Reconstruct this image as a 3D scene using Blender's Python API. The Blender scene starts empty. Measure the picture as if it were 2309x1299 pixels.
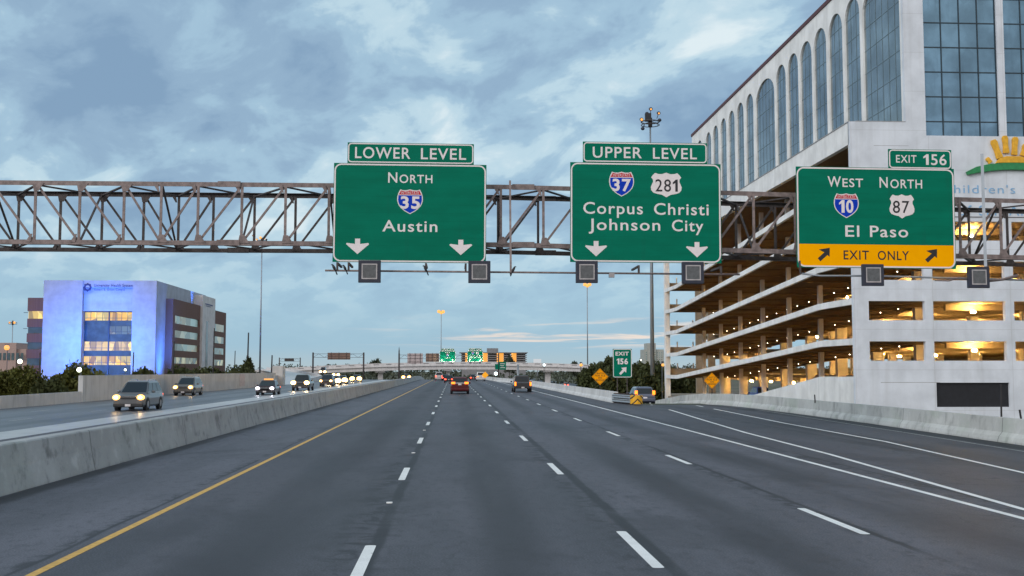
import bpy, bmesh, math, random
from math import sin, cos, pi, radians, tan, atan2, sqrt
from mathutils import Vector, Matrix, Euler
random.seed(7)
scene = bpy.context.scene
col = scene.collection

# ------------------------------------------------------------------ camera
PW, PH, F = 2309.0, 1299.0, 2504.0
CAMZ = 2.4
PITCH = radians(4.237)
YAW = radians(3.021)
cam = bpy.data.cameras.new("camera")
cam.sensor_width = 36.0
cam.lens = 36.0 * F / PW
cam.clip_start = 0.1
cam.clip_end = 6000
cam_ob = bpy.data.objects.new("camera", cam)
col.objects.link(cam_ob)
cam_ob.location = (0, 0, CAMZ)
cam_ob.rotation_euler = (pi / 2 + PITCH, 0, -YAW)
scene.camera = cam_ob
CM = cam_ob.rotation_euler.to_matrix()


def P(px, py, Y):
    """world point at distance Y along the road that the photograph shows at (px, py)"""
    d = CM @ Vector(((px - PW / 2) / F, (PH / 2 - py) / F, -1.0))
    t = Y / d.y
    return Vector((d.x * t, Y, CAMZ + d.z * t))


def PG(px, py, z=0.0):
    """world point at height z seen at (px, py)"""
    d = CM @ Vector(((px - PW / 2) / F, (PH / 2 - py) / F, -1.0))
    t = (z - CAMZ) / d.z
    return Vector((d.x * t, d.y * t, z))


# ------------------------------------------------------------------ world, sun, exposure
scene.view_settings.view_transform = 'Standard'
scene.view_settings.look = 'None'
scene.view_settings.exposure = 0.12
scene.view_settings.gamma = 1.0
SUN_EL, SUN_AZ = radians(24), radians(232)      # soft dusk light from behind, left
world = bpy.data.worlds.new("World")
scene.world = world
world.use_nodes = True
wt = world.node_tree
wt.nodes.clear()


def wn(kind, **kw):
    n = wt.nodes.new(kind)
    for k, v in kw.items():
        setattr(n, k, v)
    return n


def wmath(op, a, b=None, clamp=False):
    n = wn('ShaderNodeMath', operation=op, use_clamp=clamp)
    for i, v in enumerate((a, b)):
        if v is None:
            continue
        if isinstance(v, (int, float)):
            n.inputs[i].default_value = v
        else:
            wt.links.new(v, n.inputs[i])
    return n.outputs[0]


def wmix(fac, a, b):
    n = wn('ShaderNodeMix', data_type='RGBA')
    for s, v in ((0, fac), (6, a), (7, b)):
        if isinstance(v, (int, float)):
            n.inputs[s].default_value = v
        elif isinstance(v, tuple):
            n.inputs[s].default_value = (*v, 1)
        else:
            wt.links.new(v, n.inputs[s])
    return n.outputs[2]


def wramp(v, stops, interp='EASE'):
    n = wn('ShaderNodeValToRGB')
    r = n.color_ramp
    r.interpolation = interp
    while len(r.elements) < len(stops):
        r.elements.new(0.5)
    for e, (p, c) in zip(r.elements, stops):
        e.position = p
        e.color = (*c, 1) if len(c) == 3 else c
    wt.links.new(v, n.inputs[0])
    return n.outputs[0]


def wsmooth(v, a, b):
    n = wn('ShaderNodeMapRange', interpolation_type='SMOOTHSTEP')
    wt.links.new(v, n.inputs[0])
    n.inputs[1].default_value = a
    n.inputs[2].default_value = b
    return n.outputs[0]


wtc = wn('ShaderNodeTexCoord')
wsep = wn('ShaderNodeSeparateXYZ')
wt.links.new(wtc.outputs['Generated'], wsep.inputs[0])
wx, wy, wz = wsep.outputs
wzc = wmath('ADD', wmath('MAXIMUM', wz, 0.0), 0.30)


def wvec(x, y, z=0.0):
    n = wn('ShaderNodeCombineXYZ')
    for i, v in enumerate((x, y, z)):
        if isinstance(v, (int, float)):
            n.inputs[i].default_value = v
        else:
            wt.links.new(v, n.inputs[i])
    return n.outputs[0]


def wnoise(vec, scale, detail=6.0, rough=0.55, dist=0.4):
    n = wn('ShaderNodeTexNoise')
    n.inputs['Scale'].default_value = scale
    n.inputs['Detail'].default_value = detail
    n.inputs['Roughness'].default_value = rough
    n.inputs['Distortion'].default_value = dist
    wt.links.new(vec, n.inputs['Vector'])
    return n.outputs[0]


cu = wmath('DIVIDE', wx, wzc)
cv = wmath('DIVIDE', wy, wzc)
SKX, SKY_ = 4.2, 1.7
cvec = wvec(wmath('ADD', cu, SKX), wmath('ADD', wmath('MULTIPLY', cv, 0.7), SKY_))
n_big = wnoise(cvec, 2.3, 3.0, 0.5, 0.3)
n_mid = wnoise(wvec(wmath('ADD', cu, 11.3), wmath('ADD', wmath('MULTIPLY', cv, 0.85), wmath('MULTIPLY', cu, 0.30)), 3.0), 5.6, 7.0, 0.56, 0.35)
n_fine = wnoise(wvec(wmath('ADD', cu, 3.1), wmath('MULTIPLY', cv, 0.8), 9.0), 14.0, 4.0, 0.55, 0.2)
dens = wmath('ADD', wmath('ADD', wmath('MULTIPLY', n_big, 0.55), wmath('MULTIPLY', n_mid, 0.60)),
             wmath('MULTIPLY', n_fine, 0.13))
cloud = wramp(dens, [(0.48, (0.225, 0.355, 0.515)), (0.57, (0.29, 0.435, 0.59)), (0.645, (0.365, 0.54, 0.685)),
                     (0.70, (0.51, 0.685, 0.785)), (0.80, (0.74, 0.85, 0.89))])
# low band of pale, thin, warm streaks over the horizon
az = wmath('ARCTAN2', wx, wy)
n_st = wnoise(wvec(wmath('MULTIPLY', az, 9.0), wmath('MULTIPLY', wz, 150.0), 2.0), 1.0, 5.0, 0.55, 0.5)
band = wmath('MULTIPLY', wsmooth(wz, 0.016, 0.028), wmath('SUBTRACT', 1.0, wsmooth(wz, 0.034, 0.052)))
streak = wmath('MULTIPLY', wmath('MULTIPLY', wsmooth(n_st, 0.53, 0.66), band), wsmooth(az, -0.12, 0.08))
low = wramp(wmath('MULTIPLY', wz, 4.0), [(0.0, (0.43, 0.55, 0.61)), (0.10, (0.34, 0.53, 0.66)), (0.28, (0.36, 0.56, 0.70)),
                                         (1.0, (0.30, 0.50, 0.68))])
skyc = wmix(wmath('SUBTRACT', 1.0, wmath('ADD', 0.0, wmath('MULTIPLY', 1.0, wsmooth(wz, 0.0, 0.16)))), cloud, low)
skyc = wmix(wmath('MULTIPLY', streak, 0.95), skyc, (0.86, 0.74, 0.66))
# the after-glow side of the sky, behind the camera, is brighter and a little warmer
back = wsmooth(wmath('MULTIPLY', wy, -1.0), -0.15, 0.75)
skyc = wmix(back, skyc, wmix(0.55, skyc, (1.35, 1.22, 1.15)))
nish = wn('ShaderNodeTexSky', sky_type='NISHITA')
nish.sun_disc = False
nish.sun_elevation = SUN_EL
nish.sun_rotation = SUN_AZ
bg1 = wn('ShaderNodeBackground')
bg1.inputs[1].default_value = 1.0
wt.links.new(skyc, bg1.inputs[0])
bg2 = wn('ShaderNodeBackground')
bg2.inputs[1].default_value = 0.05
wt.links.new(nish.outputs[0], bg2.inputs[0])
wmx = wn('ShaderNodeMixShader')
wmx.inputs[0].default_value = 0.10
wt.links.new(bg1.outputs[0], wmx.inputs[1])
wt.links.new(bg2.outputs[0], wmx.inputs[2])
wout = wn('ShaderNodeOutputWorld')
wt.links.new(wmx.outputs[0], wout.inputs[0])

sun = bpy.data.lights.new("sun", 'SUN')
sun.energy = 1.3
sun.angle = radians(30)
sun.color = (1.0, 0.95, 0.92)
sun_ob = bpy.data.objects.new("sun", sun)
col.objects.link(sun_ob)
sd = Vector((sin(SUN_AZ) * cos(SUN_EL), cos(SUN_AZ) * cos(SUN_EL), sin(SUN_EL)))
sun_ob.rotation_euler = sd.to_track_quat('Z', 'Y').to_euler()
sun_ob.location = (-60, -60, 80)

scene.cycles.use_denoising = True
scene.cycles.max_bounces = 8
scene.cycles.sample_clamp_indirect = 6.0
scene.cycles.use_light_tree = True


# ------------------------------------------------------------------ materials
class NT:
    def __init__(self, name):
        self.m = bpy.data.materials.new(name)
        self.m.use_nodes = True
        self.t = self.m.node_tree
        self.b = self.t.nodes['Principled BSDF']

    def n(self, kind, **kw):
        n = self.t.nodes.new(kind)
        for k, v in kw.items():
            setattr(n, k, v)
        return n

    def put(self, sock, v):
        if isinstance(v, (int, float)):
            sock.default_value = v
        elif isinstance(v, tuple):
            sock.default_value = (*v, 1) if len(v) == 3 and sock.type == 'RGBA' else v
        else:
            self.t.links.new(v, sock)

    def math(self, op, a, b=None, c=None, clamp=False):
        n = self.n('ShaderNodeMath', operation=op, use_clamp=clamp)
        for i, v in enumerate((a, b, c)):
            if v is not None:
                self.put(n.inputs[i], v)
        return n.outputs[0]

    def mix(self, f, a, b):
        n = self.n('ShaderNodeMix', data_type='RGBA')
        self.put(n.inputs[0], f)
        self.put(n.inputs[6], a)
        self.put(n.inputs[7], b)
        return n.outputs[2]

    def coord(self, scale=(1, 1, 1), which='Object'):
        tc = self.n('ShaderNodeTexCoord')
        mp = self.n('ShaderNodeMapping')
        mp.inputs['Scale'].default_value = scale
        self.t.links.new(tc.outputs[which], mp.inputs[0])
        return mp.outputs[0]

    def xyz(self, which='Object'):
        tc = self.n('ShaderNodeTexCoord')
        s = self.n('ShaderNodeSeparateXYZ')
        self.t.links.new(tc.outputs[which], s.inputs[0])
        return s.outputs

    def noise(self, scale, detail=4.0, vec=(1, 1, 1), rough=0.55, dist=0.0):
        n = self.n('ShaderNodeTexNoise')
        n.inputs['Scale'].default_value = scale
        n.inputs['Detail'].default_value = detail
        n.inputs['Roughness'].default_value = rough
        n.inputs['Distortion'].default_value = dist
        self.t.links.new(self.coord(vec), n.inputs['Vector'])
        return n.outputs[0]

    def step(self, v, a, b):
        n = self.n('ShaderNodeMapRange', interpolation_type='SMOOTHSTEP')
        self.put(n.inputs[0], v)
        n.inputs[1].default_value = a
        n.inputs[2].default_value = b
        return n.outputs[0]

    def bump(self, h, strength=0.3, dist=0.02):
        n = self.n('ShaderNodeBump')
        n.inputs['Strength'].default_value = strength
        n.inputs['Distance'].default_value = dist
        self.t.links.new(h, n.inputs['Height'])
        self.t.links.new(n.outputs[0], self.b.inputs['Normal'])

    def base(self, v):
        self.put(self.b.inputs['Base Color'], v)

    def set(self, rough=None, metal=None, spec=None, ior=None):
        if rough is not None:
            self.put(self.b.inputs['Roughness'], rough)
        if metal is not None:
            self.put(self.b.inputs['Metallic'], metal)
        if spec is not None:
            self.put(self.b.inputs['Specular IOR Level'], spec)
        if ior is not None:
            self.put(self.b.inputs['IOR'], ior)


def simple(name, c, rough=0.6, metal=0.0, var=0.12, scale=3.0, vec=(1, 1, 1), bump=0.0, spec=None):
    k = NT(name)
    nz = k.noise(scale, 5, vec)
    d = tuple(max(0, x * (1 - var * 2)) for x in c)
    e = tuple(min(1, x * (1 + var)) for x in c)
    k.base(k.mix(k.step(nz, 0.25, 0.75), d, e))
    k.set(rough, metal, spec)
    if bump:
        k.bump(k.noise(scale * 6, 3), bump, 0.01)
    return k.m


def emis(name, c, s, base=(0.08, 0.08, 0.08)):
    k = NT(name)
    k.base(base)
    k.put(k.b.inputs['Emission Color'], c)
    k.b.inputs['Emission Strength'].default_value = s
    return k.m


M = {}


def asphalt(name, tone, seams=(), lanes=()):
    k = NT(name)
    x, y, z = k.xyz()
    nbig = k.noise(0.55, 5, (1, 0.14, 1), 0.6)
    nmid = k.noise(1.1, 5, (1, 0.22, 1), 0.6)
    nfin = k.noise(38, 3)
    c = k.mix(k.step(nbig, 0.33, 0.67), tuple(t * 0.66 for t in tone), tuple(t * 1.2 for t in tone))
    c = k.mix(k.math('MULTIPLY', k.step(nmid, 0.46, 0.72), 0.38), c, tuple(t * 1.45 for t in tone))
    c = k.mix(k.math('MULTIPLY', k.step(nfin, 0.45, 0.72), 0.7), c, tuple(t * 1.8 for t in tone))
    c = k.mix(k.math('MULTIPLY', k.step(nfin, 0.5, 0.28), 0.7), c, tuple(t * 0.45 for t in tone))
    zone = k.n('ShaderNodeValToRGB')
    zone.color_ramp.interpolation = 'LINEAR'
    zs_ = [(-9.0, 1.28), (-5.25, 1.22), (-4.75, 0.82), (-1.2, 0.86), (-0.95, 1.0), (2.45, 0.94), (2.75, 1.12), (9.2, 1.16), (9.6, 0.92), (12, 0.92)]
    while len(zone.color_ramp.elements) < len(zs_):
        zone.color_ramp.elements.new(0.5)
    for e_, (x_0, v_) in zip(zone.color_ramp.elements, zs_):
        e_.position = (x_0 + 10) / 30.0
        e_.color = (v_ * 0.5,) * 3 + (1,)
    k.put(zone.inputs[0], k.math('DIVIDE', k.math('ADD', k.math('ADD', x, k.math('MULTIPLY', k.math('SUBTRACT', nmid, 0.5), 0.5)), 10.0), 30.0))
    vm = k.n('ShaderNodeMix', data_type='RGBA', blend_type='MULTIPLY')
    vm.inputs[0].default_value = 1.0
    k.put(vm.inputs[6], c)
    k.put(vm.inputs[7], zone.outputs[0])
    v2 = k.n('ShaderNodeMix', data_type='RGBA', blend_type='ADD')
    v2.inputs[0].default_value = 1.0
    k.put(v2.inputs[6], vm.outputs[2])
    k.put(v2.inputs[7], vm.outputs[2])
    c = v2.outputs[2]
    nst = k.noise(0.42, 5, (1, 0.45, 1), 0.6, 0.5)
    c = k.mix(k.math('MULTIPLY', k.step(nst, 0.50, 0.68), 0.55), c, tuple(t * 0.48 for t in tone))
    nmot = k.noise(5.5, 4, (1, 0.5, 1), 0.65)
    c = k.mix(k.math('MULTIPLY', k.step(nmot, 0.48, 0.70), 0.5), c, tuple(t * 0.5 for t in tone))
    wob = k.math('MULTIPLY', k.math('SUBTRACT', k.noise(0.8, 3, (1, 0.6, 1)), 0.5), 0.14)
    for x0, w0 in lanes:       # oil-darkened lane centre
        d = k.math('ABSOLUTE', k.math('SUBTRACT', k.math('ADD', x, wob), x0))
        f = k.math('MULTIPLY', k.math('SUBTRACT', 1.0, k.step(d, w0 * 0.2, w0)), k.step(k.noise(0.5, 4, (1, 0.12, 1)), 0.25, 0.6))
        c = k.mix(k.math('MULTIPLY', f, 0.75), c, tuple(t * 0.42 for t in tone))
    for x0, w0, pw in seams:   # tarred seams along the lane lines with patches beside them
        d = k.math('ABSOLUTE', k.math('SUBTRACT', k.math('ADD', x, wob), x0))
        f = k.math('MULTIPLY', k.math('SUBTRACT', 1.0, k.step(d, w0 * 0.4, w0)), k.step(k.noise(0.7, 3, (1, 0.25, 1)), 0.32, 0.5))
        c = k.mix(k.math('MULTIPLY', f, 0.8), c, tuple(t * 0.28 for t in tone))
        d2 = k.math('ABSOLUTE', k.math('SUBTRACT', x, x0 - 0.35 * pw))
        f2 = k.math('MULTIPLY', k.math('SUBTRACT', 1.0, k.step(d2, 0.1 * pw, pw)), k.step(k.noise(1.3, 6, (1, 0.8, 1), 0.7, 1.5), 0.47, 0.60))
        c = k.mix(k.math('MULTIPLY', f2, 0.85), c, tuple(t * 0.36 for t in tone))
    cr = k.n('ShaderNodeTexVoronoi', feature='DISTANCE_TO_EDGE')
    cr.inputs['Scale'].default_value = 0.42
    wv = k.n('ShaderNodeVectorMath', operation='ADD')
    nv = k.n('ShaderNodeTexNoise')
    nv.inputs['Scale'].default_value = 1.3
    nv.inputs['Detail'].default_value = 5
    tc_ = k.n('ShaderNodeTexCoord')
    k.t.links.new(tc_.outputs['Object'], nv.inputs['Vector'])
    k.t.links.new(tc_.outputs['Object'], wv.inputs[0])
    k.t.links.new(nv.outputs['Color'], wv.inputs[1])
    k.t.links.new(wv.outputs[0], cr.inputs['Vector'])
    fc = k.math('MULTIPLY', k.math('SUBTRACT', 1.0, k.step(cr.outputs[0], 0.004, 0.016)), k.step(k.noise(0.13, 3), 0.52, 0.62))
    c = k.mix(k.math('MULTIPLY', fc, 0.6), c, tuple(t * 0.35 for t in tone))
    k.base(c)
    k.set(k.math('ADD', 0.50, k.math('MULTIPLY', nbig, 0.25)), 0, 0.28)
    k.bump(nfin, 0.35, 0.006)
    return k.m


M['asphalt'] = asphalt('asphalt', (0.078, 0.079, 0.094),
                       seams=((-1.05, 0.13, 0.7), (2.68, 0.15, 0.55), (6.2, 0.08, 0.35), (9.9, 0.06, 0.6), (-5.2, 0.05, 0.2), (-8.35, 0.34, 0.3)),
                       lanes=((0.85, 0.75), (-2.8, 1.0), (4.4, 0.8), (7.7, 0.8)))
M['asphalt_old'] = asphalt('asphalt_old', (0.074, 0.078, 0.092), seams=((17.9, 0.5, 0.5), (13.6, 0.06, 0.4)), lanes=((14.6, 0.8),))


def concrete(name, tone, stain=0.5, moss=0.0, joint=0.0, rough=0.75, top=None, vs=(1, 1, 0.18)):
    k = NT(name)
    n1 = k.noise(0.5, 5)
    n2 = k.noise(1.6, 6, vs, 0.65, 0.12)
    n3 = k.noise(22, 3)
    c = k.mix(k.step(n1, 0.3, 0.7), tuple(t * 0.88 for t in tone), tuple(min(1, t * 1.08) for t in tone))
    c = k.mix(k.math('MULTIPLY', k.step(n2, 0.50, 0.70), stain), c, tuple(t * 0.45 for t in tone))
    c = k.mix(k.math('MULTIPLY', k.step(n2, 0.46, 0.28), stain * 0.8), c, tuple(min(1, t * 1.35) for t in tone))
    if moss:
        c = k.mix(k.math('MULTIPLY', k.step(k.noise(0.7, 5, (1, 0.6, 1)), 0.5, 0.68), moss), c, (tone[0] * 0.55, tone[1] * 0.75, tone[2] * 0.55))
    c = k.mix(k.math('MULTIPLY', k.step(n3, 0.52, 0.75), 0.2), c, tuple(t * 0.6 for t in tone))
    if joint:
        x, y, z = k.xyz()
        fr = k.math('FRACT', k.math('DIVIDE', y, joint))
        c = k.mix(k.math('MULTIPLY', k.math('LESS_THAN', fr, 0.006), 0.75), c, tuple(t * 0.3 for t in tone))
    k.base(c)
    k.set(rough, 0, 0.4)
    k.bump(n3, 0.25, 0.01)
    return k.m


M['barrier'] = concrete('barrier_concrete', (0.355, 0.365, 0.37), 0.9, 0.15, 9.15, vs=(1, 0.8, 0.75))
M['barrier_pale'] = concrete('barrier_pale', (0.51, 0.515, 0.495), 0.6, 0.25, 9.15, vs=(1, 1, 0.6))
M['barrier_clean'] = concrete('barrier_clean', (0.58, 0.58, 0.57), 0.3, 0.0, 6.1)
M['wall_concrete'] = concrete('wall_concrete', (0.50, 0.50, 0.50), 0.4, 0.0, 5.0)
M['shoulder'] = concrete('shoulder_concrete', (0.42, 0.41, 0.40), 0.35, 0.0, 4.6, 0.33, vs=(1, 0.2, 1))
M['bridge'] = concrete('bridge_concrete', (0.60, 0.58, 0.58), 0.25, 0.0, 0.0)
M['bridge_dark'] = concrete('bridge_dark', (0.22, 0.22, 0.23), 0.3)
M['clinic_wall'] = concrete('clinic_wall', (0.36, 0.39, 0.46), 0.04, 0.0, 0.0, 0.85)
def panelled(m_, pitch_h, pitch_v):
    nt = m_.node_tree
    b_ = nt.nodes['Principled BSDF']
    src = b_.inputs['Base Color'].links[0].from_socket
    tc = nt.nodes.new('ShaderNodeTexCoord')
    sp = nt.nodes.new('ShaderNodeSeparateXYZ')
    nt.links.new(tc.outputs['Object'], sp.inputs[0])

    def mt(op, a_, c_):
        n_ = nt.nodes.new('ShaderNodeMath')
        n_.operation = op
        for i_, v_ in enumerate((a_, c_)):
            if isinstance(v_, (int, float)):
                n_.inputs[i_].default_value = v_
            elif v_ is not None:
                nt.links.new(v_, n_.inputs[i_])
        return n_.outputs[0]
    hor = mt('ADD', sp.outputs[0], sp.outputs[1])
    a_ = mt('LESS_THAN', mt('FRACT', mt('DIVIDE', hor, pitch_h), None), 0.06 / pitch_h)
    c_ = mt('LESS_THAN', mt('FRACT', mt('DIVIDE', sp.outputs[2], pitch_v), None), 0.05 / pitch_v)
    ln = mt('MULTIPLY', mt('MAXIMUM', a_, c_), 0.22)
    mp = nt.nodes.new('ShaderNodeMapping')
    mp.inputs['Scale'].default_value = (1.3, 1.3, 0.10)
    nt.links.new(tc.outputs['Object'], mp.inputs[0])
    nz = nt.nodes.new('ShaderNodeTexNoise')
    nz.inputs['Scale'].default_value = 1.0
    nz.inputs['Detail'].default_value = 6
    nt.links.new(mp.outputs[0], nz.inputs['Vector'])
    mr = nt.nodes.new('ShaderNodeMapRange')
    mr.inputs[1].default_value = 0.52
    mr.inputs[2].default_value = 0.75
    mr.inputs[4].default_value = 0.22
    nt.links.new(nz.outputs[0], mr.inputs[0])
    tot = mt('ADD', ln, mr.outputs[0])
    mx = nt.nodes.new('ShaderNodeMix')
    mx.data_type = 'RGBA'
    nt.links.new(tot, mx.inputs[0])
    nt.links.new(src, mx.inputs[6])
    mx.inputs[7].default_value = (0.30, 0.30, 0.29, 1)
    nt.links.new(mx.outputs[2], b_.inputs['Base Color'])


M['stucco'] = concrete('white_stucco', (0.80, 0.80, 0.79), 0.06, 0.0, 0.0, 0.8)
M['stucco_shaded'] = concrete('white_stucco_shaded', (0.66, 0.70, 0.76), 0.05, 0.0, 0.0, 0.8)  # same white wall, cooler shade of the front side put into its colour
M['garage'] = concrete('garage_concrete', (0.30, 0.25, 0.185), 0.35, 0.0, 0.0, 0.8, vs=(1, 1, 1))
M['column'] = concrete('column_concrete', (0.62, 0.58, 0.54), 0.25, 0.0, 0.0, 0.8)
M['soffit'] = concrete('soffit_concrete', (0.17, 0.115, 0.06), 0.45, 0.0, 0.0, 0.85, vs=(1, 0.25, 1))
panelled(M['stucco_shaded'], 6.35, 3.205)
panelled(M['stucco'], 9.0, 60.0)
panelled(M['clinic_wall'], 5.2, 4.2)
M['paint_white'] = simple('road_paint_white', (0.78, 0.78, 0.76), 0.6, 0, 0.10, 9, bump=0.2)
for nm_, c_ in (('paint_white', (0.84, 0.84, 0.82)), ('paint_yellow', (0.68, 0.37, 0.05))):
    k = NT('road_' + nm_)
    n1_, n2_ = k.noise(3.2, 6, (1, 1, 1), 0.7), k.noise(45, 3)
    c = k.mix(k.step(k.noise(1.1, 3), 0.3, 0.7), tuple(t * 0.84 for t in c_), c_)
    c = k.mix(k.math('MULTIPLY', k.step(n2_, 0.56, 0.66), 0.5), c, tuple(t * 0.5 for t in c_))
    c = k.mix(k.math('MULTIPLY', k.step(n1_, 0.60, 0.68), 0.75), c, (0.12, 0.12, 0.125))
    k.base(c)
    k.set(0.65)
    M[nm_] = k.m
M['paint_worn'] = simple('road_paint_worn', (0.42, 0.43, 0.43), 0.65, 0, 0.22, 6)
M['paint_yellow'] = simple('road_paint_yellow', (0.66, 0.38, 0.07), 0.6, 0, 0.14, 9)
M['steel'] = simple('weathered_steel', (0.235, 0.185, 0.175), 0.6, 0.2, 0.2, 5)
M['steel_dark'] = simple('weathered_steel_dark', (0.075, 0.062, 0.06), 0.65, 0.2, 0.25, 5)
M['galv'] = simple('galvanised_pole', (0.30, 0.33, 0.36), 0.45, 0.5, 0.12, 2, (1, 1, 0.2))
M['rail'] = simple('galvanised_rail', (0.42, 0.44, 0.45), 0.4, 0.6, 0.1, 4)
M['sign_green'] = simple('sign_green', (0.0, 0.165, 0.098), 0.6, 0, 0.05, 1.2, (0.5, 1, 6), spec=0.08)
k = NT('sign_green')
x_, y_, z_ = k.xyz()
fr_ = k.math('FRACT', k.math('DIVIDE', z_, 0.305))
c = k.mix(k.step(k.noise(0.9, 5, (0.6, 1, 2.5)), 0.3, 0.7), (0.0, 0.145, 0.086), (0.0, 0.172, 0.104))
c = k.mix(k.math('MULTIPLY', k.math('LESS_THAN', fr_, 0.035), 0.35), c, (0.0, 0.09, 0.055))
c = k.mix(k.math('MULTIPLY', k.step(k.noise(2.0, 5, (1.5, 1, 0.15)), 0.56, 0.75), 0.25), c, (0.01, 0.10, 0.07))
k.base(c)
k.set(0.6, 0, 0.08)
M['sign_green'] = k.m
M['sign_white'] = simple('sign_white', (0.78, 0.71, 0.71), 0.45, 0, 0.03, 4)
M['sign_yellow'] = simple('sign_yellow', (1.0, 0.42, 0.0), 0.7, 0, 0.02, 3, spec=0.02)
M['sign_black'] = simple('sign_black', (0.012, 0.012, 0.016), 0.5)
M['shield_blue'] = simple('shield_blue', (0.006, 0.045, 0.46), 0.6, 0, 0.03, spec=0.08)
M['shield_red'] = simple('shield_red', (0.52, 0.02, 0.035), 0.6, 0, 0.03, spec=0.08)
M['sign_back'] = simple('sign_back', (0.27, 0.17, 0.13), 0.6, 0.1, 0.15, 2)
M['sign_back_pale'] = simple('sign_back_pale', (0.50, 0.42, 0.42), 0.6, 0.1, 0.1, 2)
M['diamond'] = simple('diamond_yellow', (0.95, 0.36, 0.002), 0.6, 0, 0.03, spec=0.08)
M['lamp_box'] = simple('lamp_box', (0.022, 0.026, 0.045), 0.5, 0, 0.1)
M['lamp_glass'] = simple('lamp_glass', (0.10, 0.105, 0.11), 0.3, 0, 0.15, 8)
M['lamp_frame'] = simple('lamp_frame', (0.45, 0.42, 0.42), 0.4, 0.4)
M['brick'] = None
k = NT('brick')
br = k.n('ShaderNodeTexBrick')
br.inputs['Scale'].default_value = 2.2
br.inputs['Color1'].default_value = (0.17, 0.085, 0.060, 1)
br.inputs['Color2'].default_value = (0.125, 0.062, 0.045, 1)
br.inputs['Mortar'].default_value = (0.19, 0.13, 0.12, 1)
k.t.links.new(k.coord((1, 1, 1)), br.inputs['Vector'])
k.base(k.mix(k.math('MULTIPLY', k.noise(0.4, 4), 0.5), br.outputs[0], (0.12, 0.065, 0.06)))
k.set(0.85)
M['brick'] = k.m


def glassmat(name, c, metal=0.75, rough=0.06, cell=1.4, streak=0.35):
    """reflective tinted curtain-wall glass: panes differ a little in tint, some carry rain streaks"""
    k = NT(name)
    n1 = k.noise(0.35, 4)
    vs = k.noise(1.5, 5, (1.2, 1.2, 0.12), 0.6)
    cc = k.mix(k.step(n1, 0.35, 0.7), tuple(t * 0.72 for t in c), tuple(t * 1.15 for t in c))
    cc = k.mix(k.math('MULTIPLY', k.step(vs, 0.52, 0.72), streak), cc, tuple(t * 0.35 for t in c))
    vo = k.n('ShaderNodeTexVoronoi', feature='F1')
    vo.inputs['Scale'].default_value = 1.0 / cell
    k.t.links.new(k.coord((1, 1, 0.7)), vo.inputs['Vector'])
    hs = k.n('ShaderNodeSeparateColor')
    k.t.links.new(vo.outputs['Color'], hs.inputs[0])
    cc = k.mix(k.math('MULTIPLY', k.step(hs.outputs[0], 0.55, 1.0), 0.3), cc, tuple(t * 0.6 for t in c))
    k.base(cc)
    k.set(rough, metal)
    k.bump(k.noise(0.5, 2), 0.05, 0.05)
    return k.m


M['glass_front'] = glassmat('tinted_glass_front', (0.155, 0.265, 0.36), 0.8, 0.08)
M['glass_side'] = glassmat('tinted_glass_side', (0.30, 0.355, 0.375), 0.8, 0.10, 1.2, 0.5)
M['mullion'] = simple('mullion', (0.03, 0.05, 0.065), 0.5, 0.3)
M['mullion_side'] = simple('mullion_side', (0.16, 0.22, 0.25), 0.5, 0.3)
M['coping'] = simple('coping_red', (0.10, 0.03, 0.035), 0.6)
M['coping_grey'] = simple('coping_grey', (0.33, 0.33, 0.34), 0.7)
M['black_panel'] = simple('black_louvre', (0.012, 0.013, 0.018), 0.7)
M['glass_dark'] = simple('office_glass', (0.07, 0.115, 0.135), 0.12, 0.5, 0.15, 0.5)
M['leaf'] = None


def leafmat(name, c, glow=0.0):
    k = NT(name)
    n = k.noise(0.55, 4)
    n2 = k.noise(6, 3)
    a = k.mix(k.step(n, 0.35, 0.68), tuple(t * 0.6 for t in c), tuple(t * 1.35 for t in c))
    k.base(k.mix(k.math('MULTIPLY', n2, 0.5), a, (c[0] * 1.7, c[1] * 1.35, c[2] * 0.9)))
    k.set(0.7, 0, 0.25)
    return k.m


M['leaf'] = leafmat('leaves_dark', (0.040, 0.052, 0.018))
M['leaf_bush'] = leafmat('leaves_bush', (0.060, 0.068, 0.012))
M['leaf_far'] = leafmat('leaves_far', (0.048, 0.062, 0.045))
M['bark'] = simple('bark', (0.075, 0.055, 0.042), 0.9)
M['wood_pole'] = simple('wood_pole', (0.035, 0.033, 0.036), 0.9)
k = NT('scrub_ground')
k.base(k.mix(k.step(k.noise(0.08, 6), 0.35, 0.65), (0.05, 0.058, 0.025), (0.11, 0.095, 0.06)))
k.set(0.95)
M['ground'] = k.m
M['rubber'] = simple('rubber', (0.012, 0.012, 0.013), 0.8)
M['rim'] = simple('alloy_rim', (0.30, 0.30, 0.32), 0.35, 0.7)
M['car_glass'] = simple('car_glass', (0.012, 0.018, 0.024), 0.06, 0.0, 0.05)
M['car_glass'].node_tree.nodes['Principled BSDF'].inputs['IOR'].default_value = 1.45
M['trim'] = simple('car_trim', (0.022, 0.022, 0.025), 0.55)
M['chrome'] = simple('chrome', (0.62, 0.62, 0.64), 0.2, 0.9)
M['plate'] = simple('licence_plate', (0.72, 0.68, 0.68), 0.5)
M['head_warm'] = emis('headlight_warm', (1.0, 0.80, 0.50), 60)
M['glow_warm'] = emis('headlight_glow_warm', (1.0, 0.60, 0.20), 9.0)  # glowing discs that imitate the glare around the headlights
M['glow_amber'] = emis('headlight_glow_amber', (1.0, 0.48, 0.11), 3.0)
M['glow_white'] = emis('headlight_glow_white', (0.95, 0.90, 1.0), 2.6)
M['head_amber'] = emis('headlight_amber', (1.0, 0.66, 0.30), 45)
M['head_white'] = emis('headlight_white', (0.95, 0.93, 1.0), 38)
M['tail_red'] = emis('taillight_red', (1.0, 0.10, 0.012), 3.4, (0.4, 0.02, 0.02))
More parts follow.
